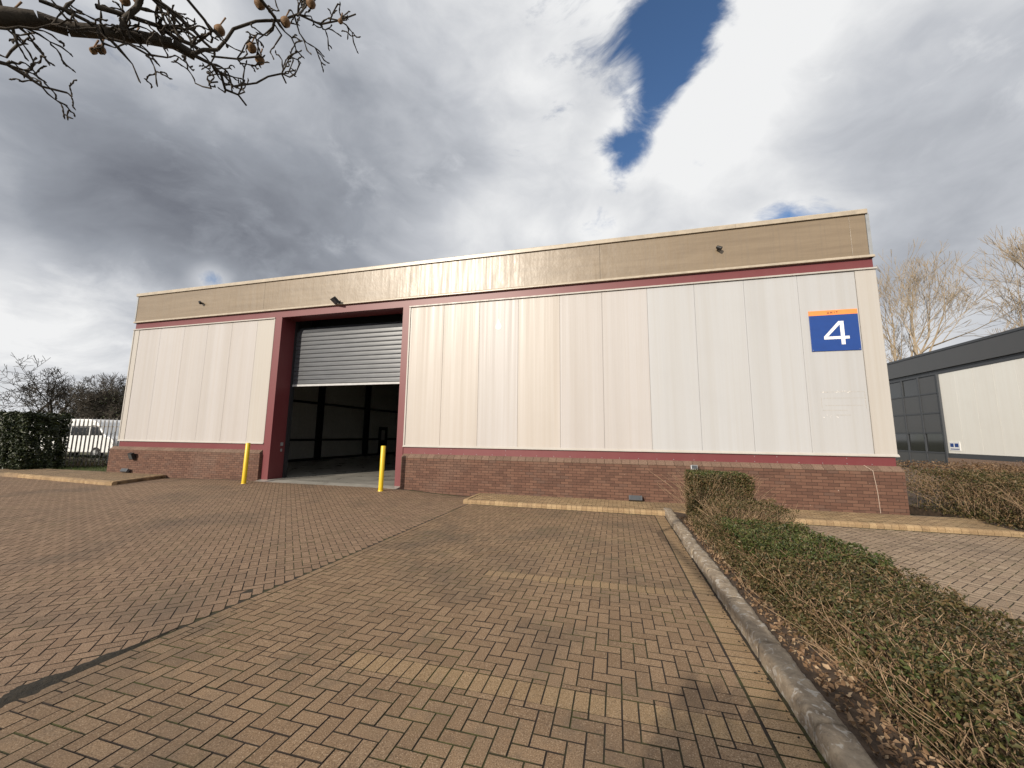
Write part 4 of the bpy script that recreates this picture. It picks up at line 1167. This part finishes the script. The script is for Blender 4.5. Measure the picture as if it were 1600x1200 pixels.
subs = [
    ([(190, 52), (195, 30), (215, 12), (225, -20)], .014, .010, 4), ([(150, 10), (200, 25), (245, 40), (275, 60), (300, 70)], .013, .009, 8),
    ([(225, -15), (270, 20), (300, 45), (335, 80)], .011, .007, 6), ([(300, 85), (340, 78), (365, 45), (400, 33), (440, 32), (465, 22), (500, 38), (530, 32), (556, 22)], .011, .004, 12),
    ([(285, -10), (320, 32), (330, 50), (310, 65)], .008, .006, 4), ([(300, 85), (330, 100), (345, 115), (352, 140), (372, 148), (385, 165)], .010, .004, 9),
    ([(345, 112), (365, 135), (400, 130), (440, 115), (447, 130)], .007, .0035, 7), ([(340, 128), (330, 138), (305, 130)], .005, .003, 5),
    ([(330, 88), (370, 92), (405, 88)], .006, .004, 4), ([(400, -10), (420, 15), (430, 28)], .010, .007, 4), ([(465, 25), (475, 5), (480, -15)], .006, .005, 2),
    ([(170, 60), (200, 68), (230, 85), (262, 90)], .007, .0035, 6), ([(-30, 90), (10, 100), (40, 118), (65, 135), (105, 145)], .010, .004, 9),
    ([(-30, 40), (10, 45), (30, 42), (55, 45), (80, 38)], .007, .003, 7), ([(20, 45), (28, 70), (10, 90)], .006, .004, 3), ([(425, 30), (440, 55), (430, 70)], .005, .003, 2), ([(460, 25), (468, 52), (478, 66)], .005, .003, 2),
    ([(60, 0), (100, 15), (140, 35), (150, 48)], .010, .006, 8), ([(230, -10), (260, 10), (285, 28)], .008, .005, 7)]
for pix, r0, r1, n_ in subs: twiglets(limb(pix, r0 * .85, r1 * 1.1, DB - .05, DB + rr.uniform(-.15, .25)), max(2, int(n_ * .75)), .15)
sub(bo.build('bough', M_bough, fix=False, smooth=True), big)
pods = [(18, 22, .5), (146, 79, .55), (158, 77, .7), (343, 47, .95), (393, 74, .95), (406, 93, .9), (406, 5, 1.0), (446, 34, .95), (486, 5, .9), (532, 33, .5), (210, 58, .5), (195, 0, .8), (215, -2, .8), (172, 76, .0)]
for x, y, s_ in pods:
    if s_ <= 0: continue
    c0 = at(x, y, DB + .02); mb = MB(); n_ = 10; rad = .025 * s_; H = .035 * s_
    for k_ in range(7):
        t = k_ / 6; z = -H + 2 * H * t; r_ = rad * math.sin(math.pi * min(.97, max(.04, t)) ** .9) + .001
        for i in range(n_): a = 2 * math.pi * i / n_; mb.v.append((c0.x + r_ * math.cos(a), c0.y + r_ * math.sin(a), c0.z + z))
    for k_ in range(6):
        for i in range(n_): j = (i + 1) % n_; mb.f.append((k_ * n_ + i, k_ * n_ + j, (k_ + 1) * n_ + j, (k_ + 1) * n_ + i)); mb.mi.append(0)
    mb.tube((c0.x, c0.y, c0.z + H * .9), (c0.x + rr.gauss(0, .01), c0.y + .01, c0.z + H + .045), .003, .004, 5)
    sub(mb.build('seed_pod', M_pod, smooth=True), big)

hedge('bare_shrub', 'unseen brown shrub added behind the viewpoint to shade the near paving', [(-1.32, -2.25, .08, .95, .7, 2.4), (-.55, -2.5, .08, .9, .6, 2.0), (.1, -2.7, .08, .7, .6, 2.1)], 22000, .07, BROWN, 500, .8, seed=61, twigmat=M_twig2, cat='shrub', lean=.15)  # added out of view to cast the soft shadow on the near paving
# evergreen out of view that throws the left corner into shade
ev = empty('evergreen_tree', (-33.5, 2.2, 0)); tag(ev, 'dark evergreen tree added out of view to shade the left corner', 'tree')
mb = MB(); mb.tube((-33.5, 2.2, -.1), (-33.5, 2.2, 6), .25, .08, 8); sub(mb.build('trunk', B_dark), ev)
nrs = np.random.RandomState(50); k = 9000; u = nrs.normal(0, 1, (k, 3)); u /= np.linalg.norm(u, axis=1)[:, None]; u *= nrs.uniform(.3, 1, (k, 1)) ** .5
v, f = leaves(u * np.array([3.4, 2.4, 3.2]) + np.array([-33.5, 2.2, 3.9]), u, .26); o = np_mesh('crown', v, f, DARK); sub(o, ev); tag(o, kind='stuff')
